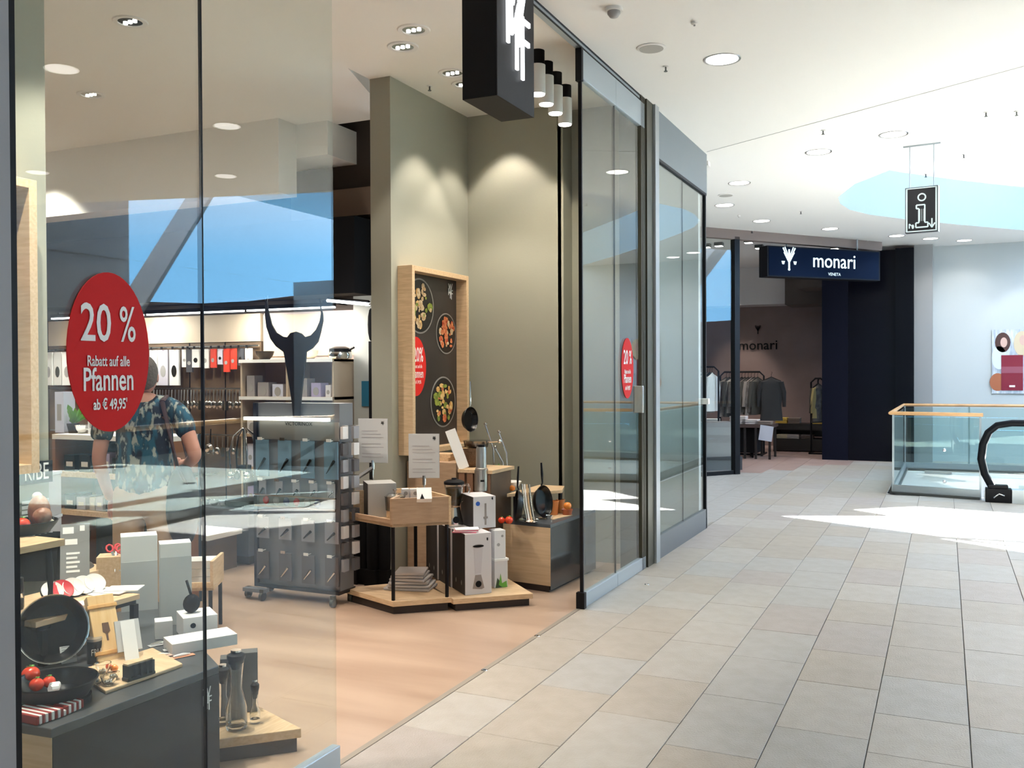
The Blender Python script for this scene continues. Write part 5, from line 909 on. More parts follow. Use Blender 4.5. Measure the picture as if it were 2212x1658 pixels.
# rack with ladles in arcs
q = ony(528, 1060, 6.4); t = thing('utensil_carousel', 'chrome carousel with curved ladles left of the wheeled stand', 'display stand', (q.x, 6.4, 0)); topz = ony(528, 925, 6.4).z
m = M(); m.cyl(0.012, 0.5, topz, 10); mk('pole', m, STEEL, t, smooth=True); m = M(); m.lathe([(0.16, 0.48), (0.16, 0.52)], 24); m.lathe([(0.06, topz-0.36), (0.06, topz-0.32)], 16); mk('base', m, BLACKM, t, smooth=True)
for k in range(9):
    a = k*0.7; m = M(); m.tube([(0.02*math.cos(a), 0.02*math.sin(a), topz), (0.09*math.cos(a), 0.09*math.sin(a), topz-0.06), (0.13*math.cos(a), 0.13*math.sin(a), topz-0.2), (0.12*math.cos(a), 0.12*math.sin(a), topz-0.38)], [0.005, 0.006, 0.008, 0.006], 6); m.sph((0.12*math.cos(a), 0.12*math.sin(a), topz-0.40), 0.028, 8, 6, (1, 1, 1.2)); mk('ladle', m, [STEEL, BLACK][k % 2], t, smooth=True)
t = thing('base_cabinet', 'dark slate cabinet under the ladle carousel', 'cabinet', (q.x, 6.4, 0)); m = M(); m.prism([(-0.42, -0.12), (-0.36, -0.24), (0.25, -0.24), (0.25, 0.25), (-0.42, 0.25)], 0.08, 0.47); mk('body', m, mat('slate_blue_panel', (0.07, 0.08, 0.10), 0.35), t); m = M(); m.prism([(-0.36, -0.1), (0.2, -0.18), (0.2, 0.2), (-0.36, 0.2)], 0, 0.08); mk('plinth', m, DARKBROWN, t)
m = M(); m.box(-0.3, 0.2, -0.255, -0.243, 0.3, 0.312); mk('handle', m, STEEL, t)
for k in range(3): o = bowl('steel_bowl', 'small polished steel bowl on the slate cabinet', (q.x-0.33+0.1*k, 6.28, 0.4705), 0.045, 0.05, STEEL, 'steel bowls on the slate cabinet')

# ================================================================== WHEELED PROMOTION STAND WITH BULL'S HEAD
YS = 5.36; sx0, sx1 = ony(553, 1200, YS).x, ony(726, 1200, YS-0.05).x
t = thing('promotion_stand', 'grey wheeled knife stand with hanging packs in rows', 'display stand', (0, 0, 0))
PAN = mat('stand_grey', (0.17, 0.18, 0.20), 0.4); zt = 1.40
m = M(); m.box(sx0+0.03, sx1, YS, YS+0.16, 0.10, zt); mk('panel', m, PAN, t); m = M(); m.box(sx0-0.0, sx0+0.03, YS-0.02, YS+0.18, 0.09, zt); m.box(sx0, sx1, YS-0.02, YS+0.18, 0.075, 0.10); mk('frame', m, mat('stand_black', (0.02, 0.024, 0.035), 0.35), t)
m = M(); a, b = ony(530, 903, YS-0.05), ony(705, 901, YS-0.05); m.box(a.x, b.x+0.02, YS-0.07, YS-0.03, a.z-0.012, a.z+0.012); mk('light_bar', m, emit_mat('warm_tube', (1, 0.95, 0.85), 2.5), t)
m = M(); m.box(sx0+0.05, sx1, YS-0.01, YS-0.002, zt-0.26, zt-0.13); mk('header', m, mat('header_grey', (0.30, 0.30, 0.28), 0.4), t); text(t, 'VICTORINOX', ((sx0+sx1)/2+0.03, YS-0.013, a.z-0.035), FACE_Y, 0.035, BLACKM, 1.1)
for k, (xx, yy) in enumerate(((sx0-0.02, YS-0.06), (sx0+0.14, YS-0.1), (sx1-0.02, YS-0.06), (sx1-0.0, YS+0.14), (sx0, YS+0.16))):
    m = M(); m.cyl(0.03, -0.012, 0.012, 16, TR(xx, yy, 0.031, ry=R(90))); m.box(xx-0.015, xx+0.015, yy-0.015, yy+0.015, 0.05, 0.08); mk('caster', m, DKALU, t, smooth=True)
m = M(); m.box(sx0-0.03, sx0+0.16, YS-0.11, YS-0.05, 0.055, 0.08); mk('foot', m, PAN, t)
PW = [mat('stand_pack_blue', (0.14, 0.26, 0.36), 0.35), mat('stand_pack_grey', (0.32, 0.33, 0.36), 0.35), mat('stand_pack_dark', (0.12, 0.12, 0.13), 0.35)]
for row, (py, n_, w_, h_, mt_, nm) in enumerate([(950, 4, 0.115, 0.26, PW[0], 'blue'), (1038, 5, 0.06, 0.11, PW[1], 'small grey'), (1118, 4, 0.11, 0.15, PW[1], 'grey'), (1192, 4, 0.11, 0.20, PW[2], 'dark')]):
    zz = ony(620, py, YS).z
    for k in range(n_):
        x = sx0+0.09+(sx1-sx0-0.14)*k/(n_-1)
        t2 = thing('knife_pack', nm+' carded knife pack hanging on the wheeled stand', 'package', (x, YS-0.03, zz), group=nm+' carded packs on the wheeled stand'); m = M(); m.box(-w_/2, w_/2, -0.004, 0.004, -h_, 0); mk('card', m, mt_, t2)
        m = M(); m.tube([(-w_*0.28, -0.012, -h_*0.85), (w_*0.28, -0.012, -h_*0.5)], [0.004, 0.010], 6); mk('knife', m, BLACKM if row != 3 else STEEL, t2, smooth=True); m = M(); m.box(-0.02, 0.02, -0.03, -0.026, 0.0, 0.02); m.tube([(0, -0.03, 0.005), (0, 0.03, 0.005)], 0.003, 4); mk('hook', m, PAPER if k != 1 else STEEL, t2)
m = M(); m.box(sx0+0.04, sx1, YS-0.06, YS-0.04, 0.66, 0.675); m.box(sx0+0.04, sx1, YS-0.06, YS-0.04, 0.74, 0.752); mk('wire_shelf', m, STEEL, t)
for k in range(6): m = M(); m.sph((sx0+0.12+0.09*k, YS-0.03, 0.705), 0.028, 8, 6, (1, .5, 1)); tag(mk('pocket_tool', m, [REDPRINT, PW[1], mat('tool_blue', (0.03, 0.05, 0.2), 0.4)][k % 3], smooth=True), ['red', 'grey', 'navy'][k % 3]+' pocket tool on the wire shelf of the stand', 'pocket tool', 'pocket tools on the wire shelf')
for j in range(9):
    for i in range(2):
        z = 0.22+0.115*j; t2 = thing('side_pack', 'small grey pack hooked on the narrow side of the wheeled stand', 'package', (sx1+0.02+0.035*i, YS+0.03+0.08*i, z+0.1), group='packs hooked on the narrow side of the stand'); m = M(); m.box(-0.012, 0.010, -0.032, 0.032, -0.085, 0); mk('card', m, [PW[1], PW[2], CARD][(i+j) % 3], t2); m = M(); m.tube([(-0.06, 0, 0.004), (0.03, 0, 0.004)], 0.003, 4); mk('hook', m, STEELB, t2)
# bull head cut-out
pp = lambda px, py: (ony(px, py, YS-0.02).x, ony(px, py, YS-0.02).z)
t = thing('bull_head_sign', 'flat black bull head with raised horns above the wheeled stand', 'sign'); O_ = [(578, 650), (581, 672), (588, 700), (598, 718), (612, 727), (622, 728), (629, 719), (641, 716), (652, 720), (660, 728), (673, 724), (684, 712), (692, 694), (695, 676), (693, 662), (698, 676), (699, 692), (694, 716), (688, 738), (676, 752), (663, 760), (662, 775), (656, 822), (651, 868), (649, 905), (635, 905), (632, 868), (625, 822), (617, 775), (614, 760), (598, 748), (586, 732), (577, 706), (574, 680), (574, 655)]
m = M(); plate(m, [pp(*o) for o in O_], YS-0.03, 0.012); mk('head', m, mat('bull_black', (0.006, 0.007, 0.012), 0.5), t); m = M(); m.tube([Vector((pp(575, 655)[0], YS-0.024, pp(575, 655)[1])), Vector((pp(571, 640)[0], YS-0.024, pp(571, 640)[1]))], 0.004, 5); m.tube([Vector((pp(577, 655)[0], YS-0.024, pp(577, 655)[1])), Vector((pp(579, 638)[0], YS-0.024, pp(579, 638)[1]))], 0.004, 5)
m.tube([Vector((pp(694, 664)[0], YS-0.024, pp(694, 664)[1])), Vector((pp(691, 645)[0], YS-0.024, pp(691, 645)[1]))], 0.004, 5); mk('horn_tips', m, BLACK, t)

# ================================================================== PERSON
def skin_obj(name, verts, edges, radii, mt, parent, sub=2, root=0, flat=None):
    me = bpy.data.meshes.new(name); me.from_pydata(verts, edges, []); o = bpy.data.objects.new(name, me); COL.objects.link(o); o.parent = parent; me.materials.append(mt)
    sk = o.modifiers.new('skin', 'SKIN'); sk.use_smooth_shade = True
    if not me.skin_vertices: me.attributes.get('skin_vertices')
    for i, r in enumerate(radii): me.skin_vertices[0].data[i].radius = r if isinstance(r, tuple) else (r, r)
    me.skin_vertices[0].data[root].use_root = True
    s_ = o.modifiers.new('sub', 'SUBSURF'); s_.levels = sub; s_.render_levels = sub; return o
def skin_mesh(name, verts, edges, radii, mt, parent, sub=2, root=0):
    import bmesh as _b
    me = bpy.data.meshes.new(name); me.from_pydata(verts, edges, [])
    tmp = bpy.data.objects.new(name, me); COL.objects.link(tmp)
    bm = _b.new(); bm.from_mesh(me); lay = bm.verts.layers.skin.verify()
    for v, r in zip(bm.verts, radii): v[lay].radius = r if isinstance(r, tuple) else (r, r)
    bm.verts.ensure_lookup_table(); bm.verts[root][lay].use_root = True; bm.to_mesh(me); bm.free()
    sk = tmp.modifiers.new('skin', 'SKIN'); sk.use_smooth_shade = True; s_ = tmp.modifiers.new('sub', 'SUBSURF'); s_.levels = sub; s_.render_levels = sub
    dg = bpy.context.evaluated_depsgraph_get(); out = bpy.data.meshes.new_from_object(tmp.evaluated_get(dg)); bpy.data.objects.remove(tmp)
    out.materials.clear(); out.materials.append(mt); o = bpy.data.objects.new(name, out); COL.objects.link(o); o.parent = parent
    for p in out.polygons: p.use_smooth = True
    return o
SKIN = mat('skin', (0.62, 0.30, 0.22), 0.5)
SHIRT = mat('patterned_shirt', (0.02, 0.035, 0.06), 0.8, noise=(20, 1.0, (0.34, 0.36, 0.33)), stretch=(1.6, 1, 0.7))
nt = SHIRT.node_tree; mr_ = [n for n in nt.nodes if n.type == 'MAP_RANGE'][0]; mr_.inputs[1].default_value = 0.54; mr_.inputs[2].default_value = 0.60
bb = nt.nodes.new('ShaderNodeTexNoise'); bb.inputs['Scale'].default_value = 9; mx2 = nt.nodes.new('ShaderNodeMix'); mx2.data_type = 'RGBA'; mx2.inputs[6].default_value = (0.015, 0.025, 0.045, 1); mx2.inputs[7].default_value = (0.02, 0.10, 0.16, 1)
mpn = [n for n in nt.nodes if n.type == 'MAPPING'][0]; nt.links.new(mpn.outputs[0], bb.inputs['Vector']); r2 = nt.nodes.new('ShaderNodeMapRange'); r2.inputs[1].default_value = 0.46; r2.inputs[2].default_value = 0.54; nt.links.new(bb.outputs[0], r2.inputs[0]); nt.links.new(r2.outputs[0], mx2.inputs[0])
mxx = [n for n in nt.nodes if n.type == 'MIX' and n != mx2][0]; nt.links.new(mx2.outputs[2], mxx.inputs[6])
TROUS = mat('beige_trousers', (0.46, 0.33, 0.22), 0.8, bump=(8, 0.3)); HAIR = mat('grey_brown_hair', (0.16, 0.13, 0.11), 0.8, bump=(60, 0.6))
mp_ = thing('person', 'person seen from behind in a patterned blue shirt, beige trousers and black shoulder bag', 'person', (-4.42, 4.22, 0), R(30)); mp_.scale = (0.95, 0.95, 0.965)
# local frame: facing +Y (away), right side +X
V = [(0, 0, 0.98), (0, 0.02, 1.16), (0, 0.0, 1.34), (0, -0.01, 1.47), (0, 0, 1.56),
     (-0.16, 0, 1.44), (-0.235, -0.01, 1.40), (-0.275, -0.04, 1.13), (-0.26, 0.08, 0.93), (-0.25, 0.12, 0.86),
     (0.16, 0, 1.44), (0.235, -0.01, 1.40), (0.33, -0.05, 1.15), (0.22, 0.18, 1.08), (0.16, 0.25, 1.08),
     (-0.09, 0, 0.90), (-0.11, 0.01, 0.52), (-0.12, -0.02, 0.10), (-0.12, 0.10, 0.05), (0.09, 0, 0.90), (0.11, 0.01, 0.52), (0.12, -0.02, 0.10), (0.13, 0.10, 0.05)]
E_ = [(0, 1), (1, 2), (2, 3), (3, 4), (3, 5), (5, 6), (6, 7), (7, 8), (8, 9), (3, 10), (10, 11), (11, 12), (12, 13), (13, 14), (0, 15), (15, 16), (16, 17), (17, 18), (0, 19), (19, 20), (20, 21), (21, 22)]
RR = [(0.155, 0.125), (0.15, 0.12), (0.165, 0.12), (0.10, 0.075), 0.056, 0.075, 0.058, 0.046, 0.036, 0.028, 0.075, 0.058, 0.046, 0.036, 0.028, 0.095, 0.064, 0.045, 0.04, 0.095, 0.064, 0.045, 0.04]
skin_mesh('body', V, E_, RR, SKIN, mp_, 2)
for sg, hx, hy, hz in ((-1, -0.25, 0.13, 0.83), (1, 0.13, 0.30, 1.08)):
    vs_ = [(hx, hy-0.01, hz+0.04), (hx, hy, hz), (hx, hy+0.01, hz-0.03)]; es_ = [(0, 1), (1, 2)]; rs_ = [0.022, (0.030, 0.016), (0.030, 0.014)]
    for k in range(4): b0 = len(vs_); xk = hx+(-0.024+0.016*k); L_ = [0.05, 0.06, 0.055, 0.042][k]; vs_ += [(xk, hy+0.012, hz-0.045), (xk, hy+0.02, hz-0.045-L_*0.55), (xk, hy+0.035, hz-0.045-L_)]; es_ += [(2, b0), (b0, b0+1), (b0+1, b0+2)]; rs_ += [0.009, 0.008, 0.007]
    b0 = len(vs_); vs_ += [(hx-sg*0.035, hy+0.02, hz-0.01), (hx-sg*0.045, hy+0.035, hz-0.04)]; es_ += [(1, b0), (b0, b0+1)]; rs_ += [0.010, 0.008]
    skin_mesh('hand', vs_, es_, rs_, SKIN, mp_, 1)
# head
m = M(); m.sph((0, 0.02, 1.655), 0.088, 20, 14, (0.86, 1.08, 1.30)); m.sph((0, 0.105, 1.64), 0.018, 10, 6, (0.7, 1, 1.4)); 
for sg in (-1, 1): m.sph((sg*0.078, 0.02, 1.645), 0.022, 10, 6, (0.35, 0.8, 1.4))
mk('head', m, SKIN, mp_, smooth=True)
m = M(); m.box(-0.02, 0.02, 0.108, 0.112, 1.594, 1.600); mk('mouth', m, mat('lips', (0.4, 0.12, 0.1), 0.5), mp_); m = M()
for sg in (-1, 1): m.sph((sg*0.03, 0.102, 1.665), 0.009, 8, 6)
mk('eye', m, mat('eye', (0.05, 0.04, 0.04), 0.2), mp_, smooth=True)
m = M(); m.sph((0, 0.0, 1.672), 0.094, 20, 12, (0.9, 1.04, 1.24)); mk('hair', m, HAIR, mp_, smooth=True)
# shirt and trousers as fitted outer surfaces
V2 = [(0, 0.0, 0.86), (0, 0, 1.03), (0, 0.01, 1.2), (0, 0, 1.36), (0, -0.01, 1.48), (-0.17, 0, 1.45), (-0.24, -0.01, 1.39), (-0.268, -0.025, 1.24), (0.17, 0, 1.45), (0.24, -0.01, 1.39), (0.285, -0.03, 1.25)]
skin_mesh('shirt', V2, [(0, 1), (1, 2), (2, 3), (3, 4), (4, 5), (5, 6), (6, 7), (4, 8), (8, 9), (9, 10)], [(0.20, 0.155), (0.195, 0.15), (0.19, 0.145), (0.195, 0.145), (0.10, 0.08), 0.082, 0.078, 0.072, 0.082, 0.078, 0.072], SHIRT, mp_, 2)
m = M(); m.lathe([(0.062, 1.50), (0.075, 1.505), (0.068, 1.535), (0.06, 1.54)], 20, close=False); mk('collar', m, SHIRT, mp_, smooth=True)
V3 = [(0, 0, 1.04), (0, 0, 0.92), (-0.10, 0, 0.84), (-0.115, 0.01, 0.5), (-0.12, 0, 0.12), (0.10, 0, 0.84), (0.115, 0.01, 0.5), (0.12, 0, 0.12)]
skin_mesh('trousers', V3, [(0, 1), (1, 2), (2, 3), (3, 4), (1, 5), (5, 6), (6, 7)], [(0.185, 0.14), (0.19, 0.15), 0.115, 0.092, 0.08, 0.115, 0.092, 0.08], TROUS, mp_, 2)
for sg in (-1, 1): m = M(); m.sph((sg*0.125, 0.06, 0.045), 0.055, 14, 8, (0.9, 2.3, 0.82)); mk('shoe', m, BLACKM, mp_, smooth=True)
BAG = mat('bag_black', (0.010, 0.009, 0.010), 0.75); m = M(); m.sph((0.25, -0.06, 0.84), 0.15, 16, 10, (0.72, 0.5, 1.75)); mk('bag', m, BAG, mp_, smooth=True)
m = M(); m.tube([(0.15, -0.14, 1.50), (0.20, -0.165, 1.3), (0.24, -0.15, 1.1), (0.28, -0.10, 0.98)], 0.022, 8, flat=0.4); m.tube([(0.15, -0.14, 1.50), (0.14, 0.0, 1.53), (0.16, 0.14, 1.4), (0.28, 0.08, 0.98)], 0.018, 6, flat=0.4); mk('strap', m, mat('strap_maroon', (0.035, 0.012, 0.014), 0.7), mp_, smooth=True)

# ================================================================== LEFT BACK: GONDOLA TABLES
t = thing('gondola_shelf', 'pale gondola shelf with boxes to the left of the person', 'shelf', (0, 0, 0)); gy = 4.7; gx0, gx1 = ony(112, 900, gy).x, ony(345, 900, gy).x
def gz(py): return ony(200, py, gy).z
for z in (gz(940), gz(1022), gz(1105)): m = M(); m.box(gx0, gx1, gy, gy+0.35, z-0.035, z); mk('shelf_board', m, PAPER if z > 1 else OAK, t)
m = M(); m.box(gx0, gx1, gy+0.35, gy+0.38, 0, gz(940)); mk('back_board', m, mat('dark_teal_board', (0.03, 0.06, 0.09), 0.6), t)
for x in (gx0, gx1-0.03): m = M(); m.box(x, x+0.03, gy, gy+0.35, 0, gz(940)-0.035); mk('side_panel', m, mat('copper_brown_panel', (0.26, 0.12, 0.06), 0.5), t)
for zi, z in enumerate((gz(1022), gz(1105))):
    x = gx0+0.06
    while x < gx1-0.12:
        w_ = rg.uniform(0.05, 0.11); cm = rg.choice(LAV+[PANOUT]); h_ = rg.uniform(0.10, 0.17) if zi == 0 else rg.uniform(0.08, 0.15); t2 = thing('product_box', 'small '+('black' if cm == PANOUT else cm.name.replace('box_', '').replace('_', ' '))+' box on the gondola left of the person', 'box', (x, gy+0.05, z), group='product boxes on the left gondola'); m = M(); m.box(0, w_, 0, 0.15, 0.0005, h_); mk('carton', m, cm, t2)
        m = M(); m.box(w_*0.2, w_*0.8, -0.001, 0, h_*0.3, h_*0.6); mk('label', m, PAPER, t2); x += w_+rg.uniform(0.01, 0.05)
q = ony(158, 925, gy+0.15); t = thing('potted_herb', 'small green potted herb on the gondola beside the red sticker', 'plant', (q.x, gy+0.15, gz(940))); m = M(); m.lathe([(0.03, 0), (0.045, 0.07), (0.04, 0.07)], 16); mk('pot', m, BLACKM, t, smooth=True); m = M()
for k in range(30): a_ = rg.random()*6.28; b_ = rg.uniform(0.01, 0.07); hh = 0.07+rg.uniform(0.02, 0.12); x, y = b_*math.cos(a_), b_*math.sin(a_); m.add([(x*.3, y*.3, 0.07), (x-0.015, y, hh-0.01), (x*1.1, y*1.1, hh+0.02), (x+0.015, y+0.008, hh)], [(0, 1, 2, 3)])
mk('leaves', m, GREEN, t)
for k, (px, h_, w_, mt_, lb) in enumerate([(136, 0.30, 0.09, LAV[2], 'tall lavender-white pack at the left end of the gondola'), (180, 0.08, 0.09, STEEL, 'shiny steel dish on the gondola behind the red sticker'), (205, 0.14, 0.07, LAV[1], 'white pack on the gondola behind the red sticker')]):
    q = ony(px, 930, gy+0.15); 
    if mt_ == STEEL: bowl('steel_dish', lb, (q.x, gy+0.15, gz(940)+0.0005), 0.06, 0.06, STEEL)
    else: t2 = thing('product_box', lb, 'box', (q.x, gy+0.12, gz(940)+0.0005)); m = M(); m.box(-w_/2, w_/2, 0, 0.1, 0, h_); mk('carton', m, mt_, t2); m = M(); m.box(-w_/4, w_/4, -0.001, 0, h_*0.3, h_*0.7); mk('label', m, GREYPRINT, t2)
# column of translucent boxes
q = on(182, 1160, 0.35)
for k in range(5):
    z = 0.02+0.22*k; o = thing('clear_box', ['lowest', 'second', 'middle', 'fourth', 'topmost'][k]+' frosted clear box in the column left of the person', 'box', (-4.12, 3.26, z), R(25), 'frosted boxes stacked in a column'); m = M(); m.box(-0.07, 0.07, -0.07, 0.07, 0.0, 0.205); mk('box', m, mat('frosted_grey', (0.48, 0.46, 0.47), 0.35), o, bevel=0.004); m = M(); m.box(-0.073, 0.073, -0.073, 0.073, 0.205, 0.219); mk('lid', m, mat('frosted_lid', (0.60, 0.60, 0.62), 0.3), o)
# wok lid tray and white/oak carts in the middle
q = on(235, 1150, 0.62); t = thing('pan_lid', 'large dark grey pan lid lying on the middle display', 'lid', (-4.02, 3.02+0.25, 0.64), R(10)); m = M(); m.lathe([(0.17, 0), (0.16, 0.012), (0.06, 0.035), (0.001, 0.04)], 28); mk('lid', m, mat('warm_dark_grey', (0.07, 0.065, 0.06), 0.3), t, smooth=True); m = M(); m.cyl(0.02, 0.04, 0.07, 12); mk('knob', m, STEEL, t, smooth=True)
t = thing('middle_display', 'small oak display block behind the slate counter', 'display block', (-4.0, 3.27, 0)); m = M(); m.box(-0.02, 0.2, -0.16, 0.16, 0, 0.64); mk('block', m, OAK, t, bevel=0.003)
# white-topped oak cart right of the tall boxes
c = on(461, 1275, 0.28); t = thing('oak_trolley', 'small oak tray trolley on black legs beyond the tall pale boxes', 'trolley', (c.x, c.y, 0), R(30)); 
for (x0, x1, y0, y1, z0, z1) in ((-0.35, 0, 0, 0.3, 0.28, 0.30), (-0.35, 0, 0, 0.02, 0.28, 0.33), (-0.02, 0, 0, 0.3, 0.30, 0.46), (-0.35, 0, 0.28, 0.3, 0.30, 0.40)): m = M(); m.box(x0, x1, y0, y1, z0, z1); mk('tray_side', m, OAK, t, bevel=0.002)
for x, y in ((-0.02, 0.01), (-0.34, 0.01), (-0.02, 0.28), (-0.34, 0.28)): m = M(); m.box(x-0.01, x+0.01, y-0.01, y+0.01, 0, 0.28); mk('leg', m, BLACK, t)
for k in range(3): t2 = thing('white_box', ['lowest', 'middle', 'topmost'][k]+' flat white box stacked in the oak trolley', 'box', (c.x-0.12, c.y+0.02, 0.3005+0.05*k), R(30+3*k)); m = M(); m.box(-0.08, 0.08, 0.0, 0.16, 0, 0.048); mk('carton', m, PAPER, t2, bevel=0.002)
# white ledge and copper block below the black tools
q = ony(430, 1148, 5.9); t = thing('copper_stool', 'low copper-brown block with a white top behind the glass joint', 'display block', (q.x, 5.9, 0)); m = M(); m.box(-0.25, 0.22, -0.15, 0.2, 0, q.z-0.03); mk('block', m, BROWNB, t); m = M(); m.box(-0.30, 0.26, -0.18, 0.22, q.z-0.03, q.z+0.01); mk('top', m, PAPER, t)
# ================================================================== BALUSTRADE AND ESCALATOR
t = thing('glass_balustrade', 'glass balustrade with a wooden handrail around the escalator opening', 'balustrade'); K0, K1, K2 = Vector((-0.62, 13.28, 0)), Vector((0.40, 13.05, 0)), Vector((0.70, 16.9, 0)); K3 = Vector((6.6, 16.9, 0)); K0b = Vector((-0.62, 13.28, 0))
def gpane(a, b, nm='pane', z0=0.10, z1=1.02, mt=GLASS_T):
    d = (b-a).normalized(); n_ = Vector((-d.y, d.x, 0))*0.006; m = M(); m.prism([(a+n_)[:2], (b+n_)[:2], (b-n_)[:2], (a-n_)[:2]], z0, z1); return mk(nm, m, mt, t)
gpane(K0, K1); KB = Vector((-0.60, 16.65, 0)); gpane(K0, KB); gpane(KB, Vector((2.0, 16.75, 0))); gpane(Vector((2.02, 16.75, 0)), Vector((4.4, 16.8, 0))); gpane(Vector((4.42, 16.8, 0)), Vector((6.6, 16.85, 0)))
m = M()
m.tube([K1+Vector((0.03, 0, 1.06)), K0+Vector((-0.03, 0.0, 1.06)), KB+Vector((-0.02, 0.02, 1.06)), Vector((6.6, 16.85, 1.06))], 0.032, 8, flat=0.75); mk('handrail', m, mat('honey_handrail', (0.58, 0.34, 0.15), 0.35, noise=(6, 1, (0.46, 0.25, 0.1))), t, smooth=True)
def rail(a, b, z0, z1, wd, mt, nm): d = (b-a).normalized(); n_ = Vector((-d.y, d.x, 0))*wd; m = M(); m.prism([(a+n_)[:2], (b+n_)[:2], (b-n_)[:2], (a-n_)[:2]], z0, z1); return mk(nm, m, mt, t)
for a, b in ((K0, K1), (K0, KB), (KB, Vector((6.6, 16.85, 0)))):
    rail(a, b, -0.0, 0.03, 0.05, DKALU, 'base_rail'); rail(a, b, 0.03, 0.12, 0.02, mat('blue_grey_metal', (0.35, 0.40, 0.42), 0.3, 0.6), 'clamp_rail')
for p_ in (K0, K1, KB, Vector((0.35, 16.7, 0)), Vector((2.0, 16.75, 0))): m = M(); m.box(p_.x-0.012, p_.x+0.012, p_.y-0.012, p_.y+0.012, 0.0, 1.04); mk('post', m, mat('blue_grey_metal', (0.35, 0.40, 0.42), 0.3, 0.6), t)
for p_ in (K0.lerp(K1, 0.6)+Vector((0, -0.02, 0.6)), K0.lerp(K1, 0.6)+Vector((0, -0.02, 0.2))): m = M(); m.sph(p_, 0.022, 10, 6, (1, 0.3, 1)); mk('glass_clamp', m, CHROME, t, smooth=True)
t = thing('escalator', 'escalator newel with black rubber handrail at the glass balustrade', 'escalator', (0.42, 12.92, 0), R(-1))
P_ = [(0.22, 0, 0.10), (0.10, 0, 0.18), (0.02, 0, 0.34), (-0.02, 0, 0.52), (0.0, 0, 0.70), (0.06, 0, 0.85), (0.16, 0, 0.94), (0.32, 0, 0.97), (1.2, 0, 0.975), (3.6, 0, 0.98), (6.0, 0, -0.3)]
m = M(); m.tube(P_, 0.042, 10); mk('handrail', m, mat('handrail_rubber', (0.003, 0.004, 0.006), 0.5, spec=0.12), t, smooth=True)
m = M(); plate(m, [(p_[0]+0.035*(1 if k < 5 else 0.4), p_[2]-(0.03 if k > 4 else 0)) for k, p_ in enumerate(P_[:10])]+[(3.6, 0.1)], -0.005, 0.01); mk('glass_side', m, GLASS_T, t)
m = M(); m.tube([(p_[0]+0.045, 0, p_[2]-0.01 if k > 5 else p_[2]) for k, p_ in enumerate(P_[:10])], 0.010, 6); mk('inner_track', m, CHROME, t, smooth=True)
m = M(); m.box(0.03, 0.32, -0.09, 0.09, 0.0, 0.17); m.prism([(0.06, -0.08), (0.28, -0.08), (0.28, 0.08), (0.06, 0.08)], 0.17, 0.21); mk('newel_base', m, BLACK, t, bevel=0.01)
m = M(); m.tube([(0.12, -0.1, 0.06), (0.18, -0.1, 0.11), (0.24, -0.1, 0.09)], 0.008, 6); mk('trim_loop', m, CHROME, t, smooth=True); m = M(); m.box(0.02, 0.03, -0.04, 0.04, 0.03, 0.13); mk('lamp_plate', m, PAPER, t)
m = M(); m.box(0.32, 4.0, -0.10, 0.10, 0.0, 0.16); mk('skirt', m, mat('pale_skirt', (0.62, 0.68, 0.70), 0.35), t); m = M(); m.box(0.4, 4.0, 0.1, 0.12, 0.16, 0.2); mk('skirt_edge', m, ALU, t)
m = M()
for k in range(14): m.box(0.5+0.28*k, 0.78+0.28*k, 0.12, 1.0, -0.02-0.13*k-0.13, -0.02-0.13*k)
mk('steps', m, DKALU, t)
# ================================================================== END WALL POSTER
a, b = ony(2143, 712, 18.4), ony(2260, 850, 18.4); t = thing('wall_poster', 'photo poster of two long-haired figures with a dark red card on the end wall', 'poster', (a.x, 18.44, b.z)); w_, h_ = b.x-a.x, a.z-b.z
m = M(); m.box(0, w_, -0.015, 0, 0, h_); mk('print', m, mat('photo_blue_white', (0.30, 0.36, 0.45), 0.4, noise=(6, 1, (0.65, 0.70, 0.75)), stretch=(3, 1, 0.6)), t)
def dd_(nm, cx, cz, r, sx, sz, col, o=0): m = M(); disc(m, r*h_, -0.018-0.0012*o, 18, TR(cx*h_, 0, cz*h_), sx, sz, d=0.001); mk(nm, m, mat('photo_'+nm, col, 0.5), t)
dd_('dark_hair', 0.15, 0.80, 0.12, 0.9, 1.3, (0.07, 0.03, 0.025)); dd_('face', 0.165, 0.80, 0.06, 0.8, 1.3, (0.62, 0.42, 0.36), 1); dd_('white_top', 0.10, 0.56, 0.13, 0.8, 1.4, (0.62, 0.70, 0.74)); dd_('orange_cloth', 0.08, 0.18, 0.14, 0.8, 1.0, (0.40, 0.13, 0.06))
dd_('blond_hair', 0.42, 0.78, 0.15, 0.8, 1.3, (0.62, 0.52, 0.36)); dd_('face', 0.43, 0.83, 0.06, 0.85, 1.3, (0.62, 0.42, 0.36), 1); dd_('blouse', 0.52, 0.50, 0.12, 0.8, 1.4, (0.55, 0.6, 0.72))
m = M(); m.box(0.13*h_, 0.43*h_, -0.024, -0.022, 0.05*h_, 0.60*h_); mk('red_card', m, mat('card_crimson', (0.22, 0.012, 0.035), 0.35), t); m = M(); m.box(0.13*h_, 0.43*h_, -0.0255, -0.0245, 0.32*h_, 0.42*h_); mk('card_band', m, mat('card_mauve', (0.30, 0.08, 0.12), 0.35), t); m = M(); m.box(0.24*h_, 0.32*h_, -0.0265, -0.0255, 0.1*h_, 0.13*h_); mk('card_logo', m, STWHITE, t)
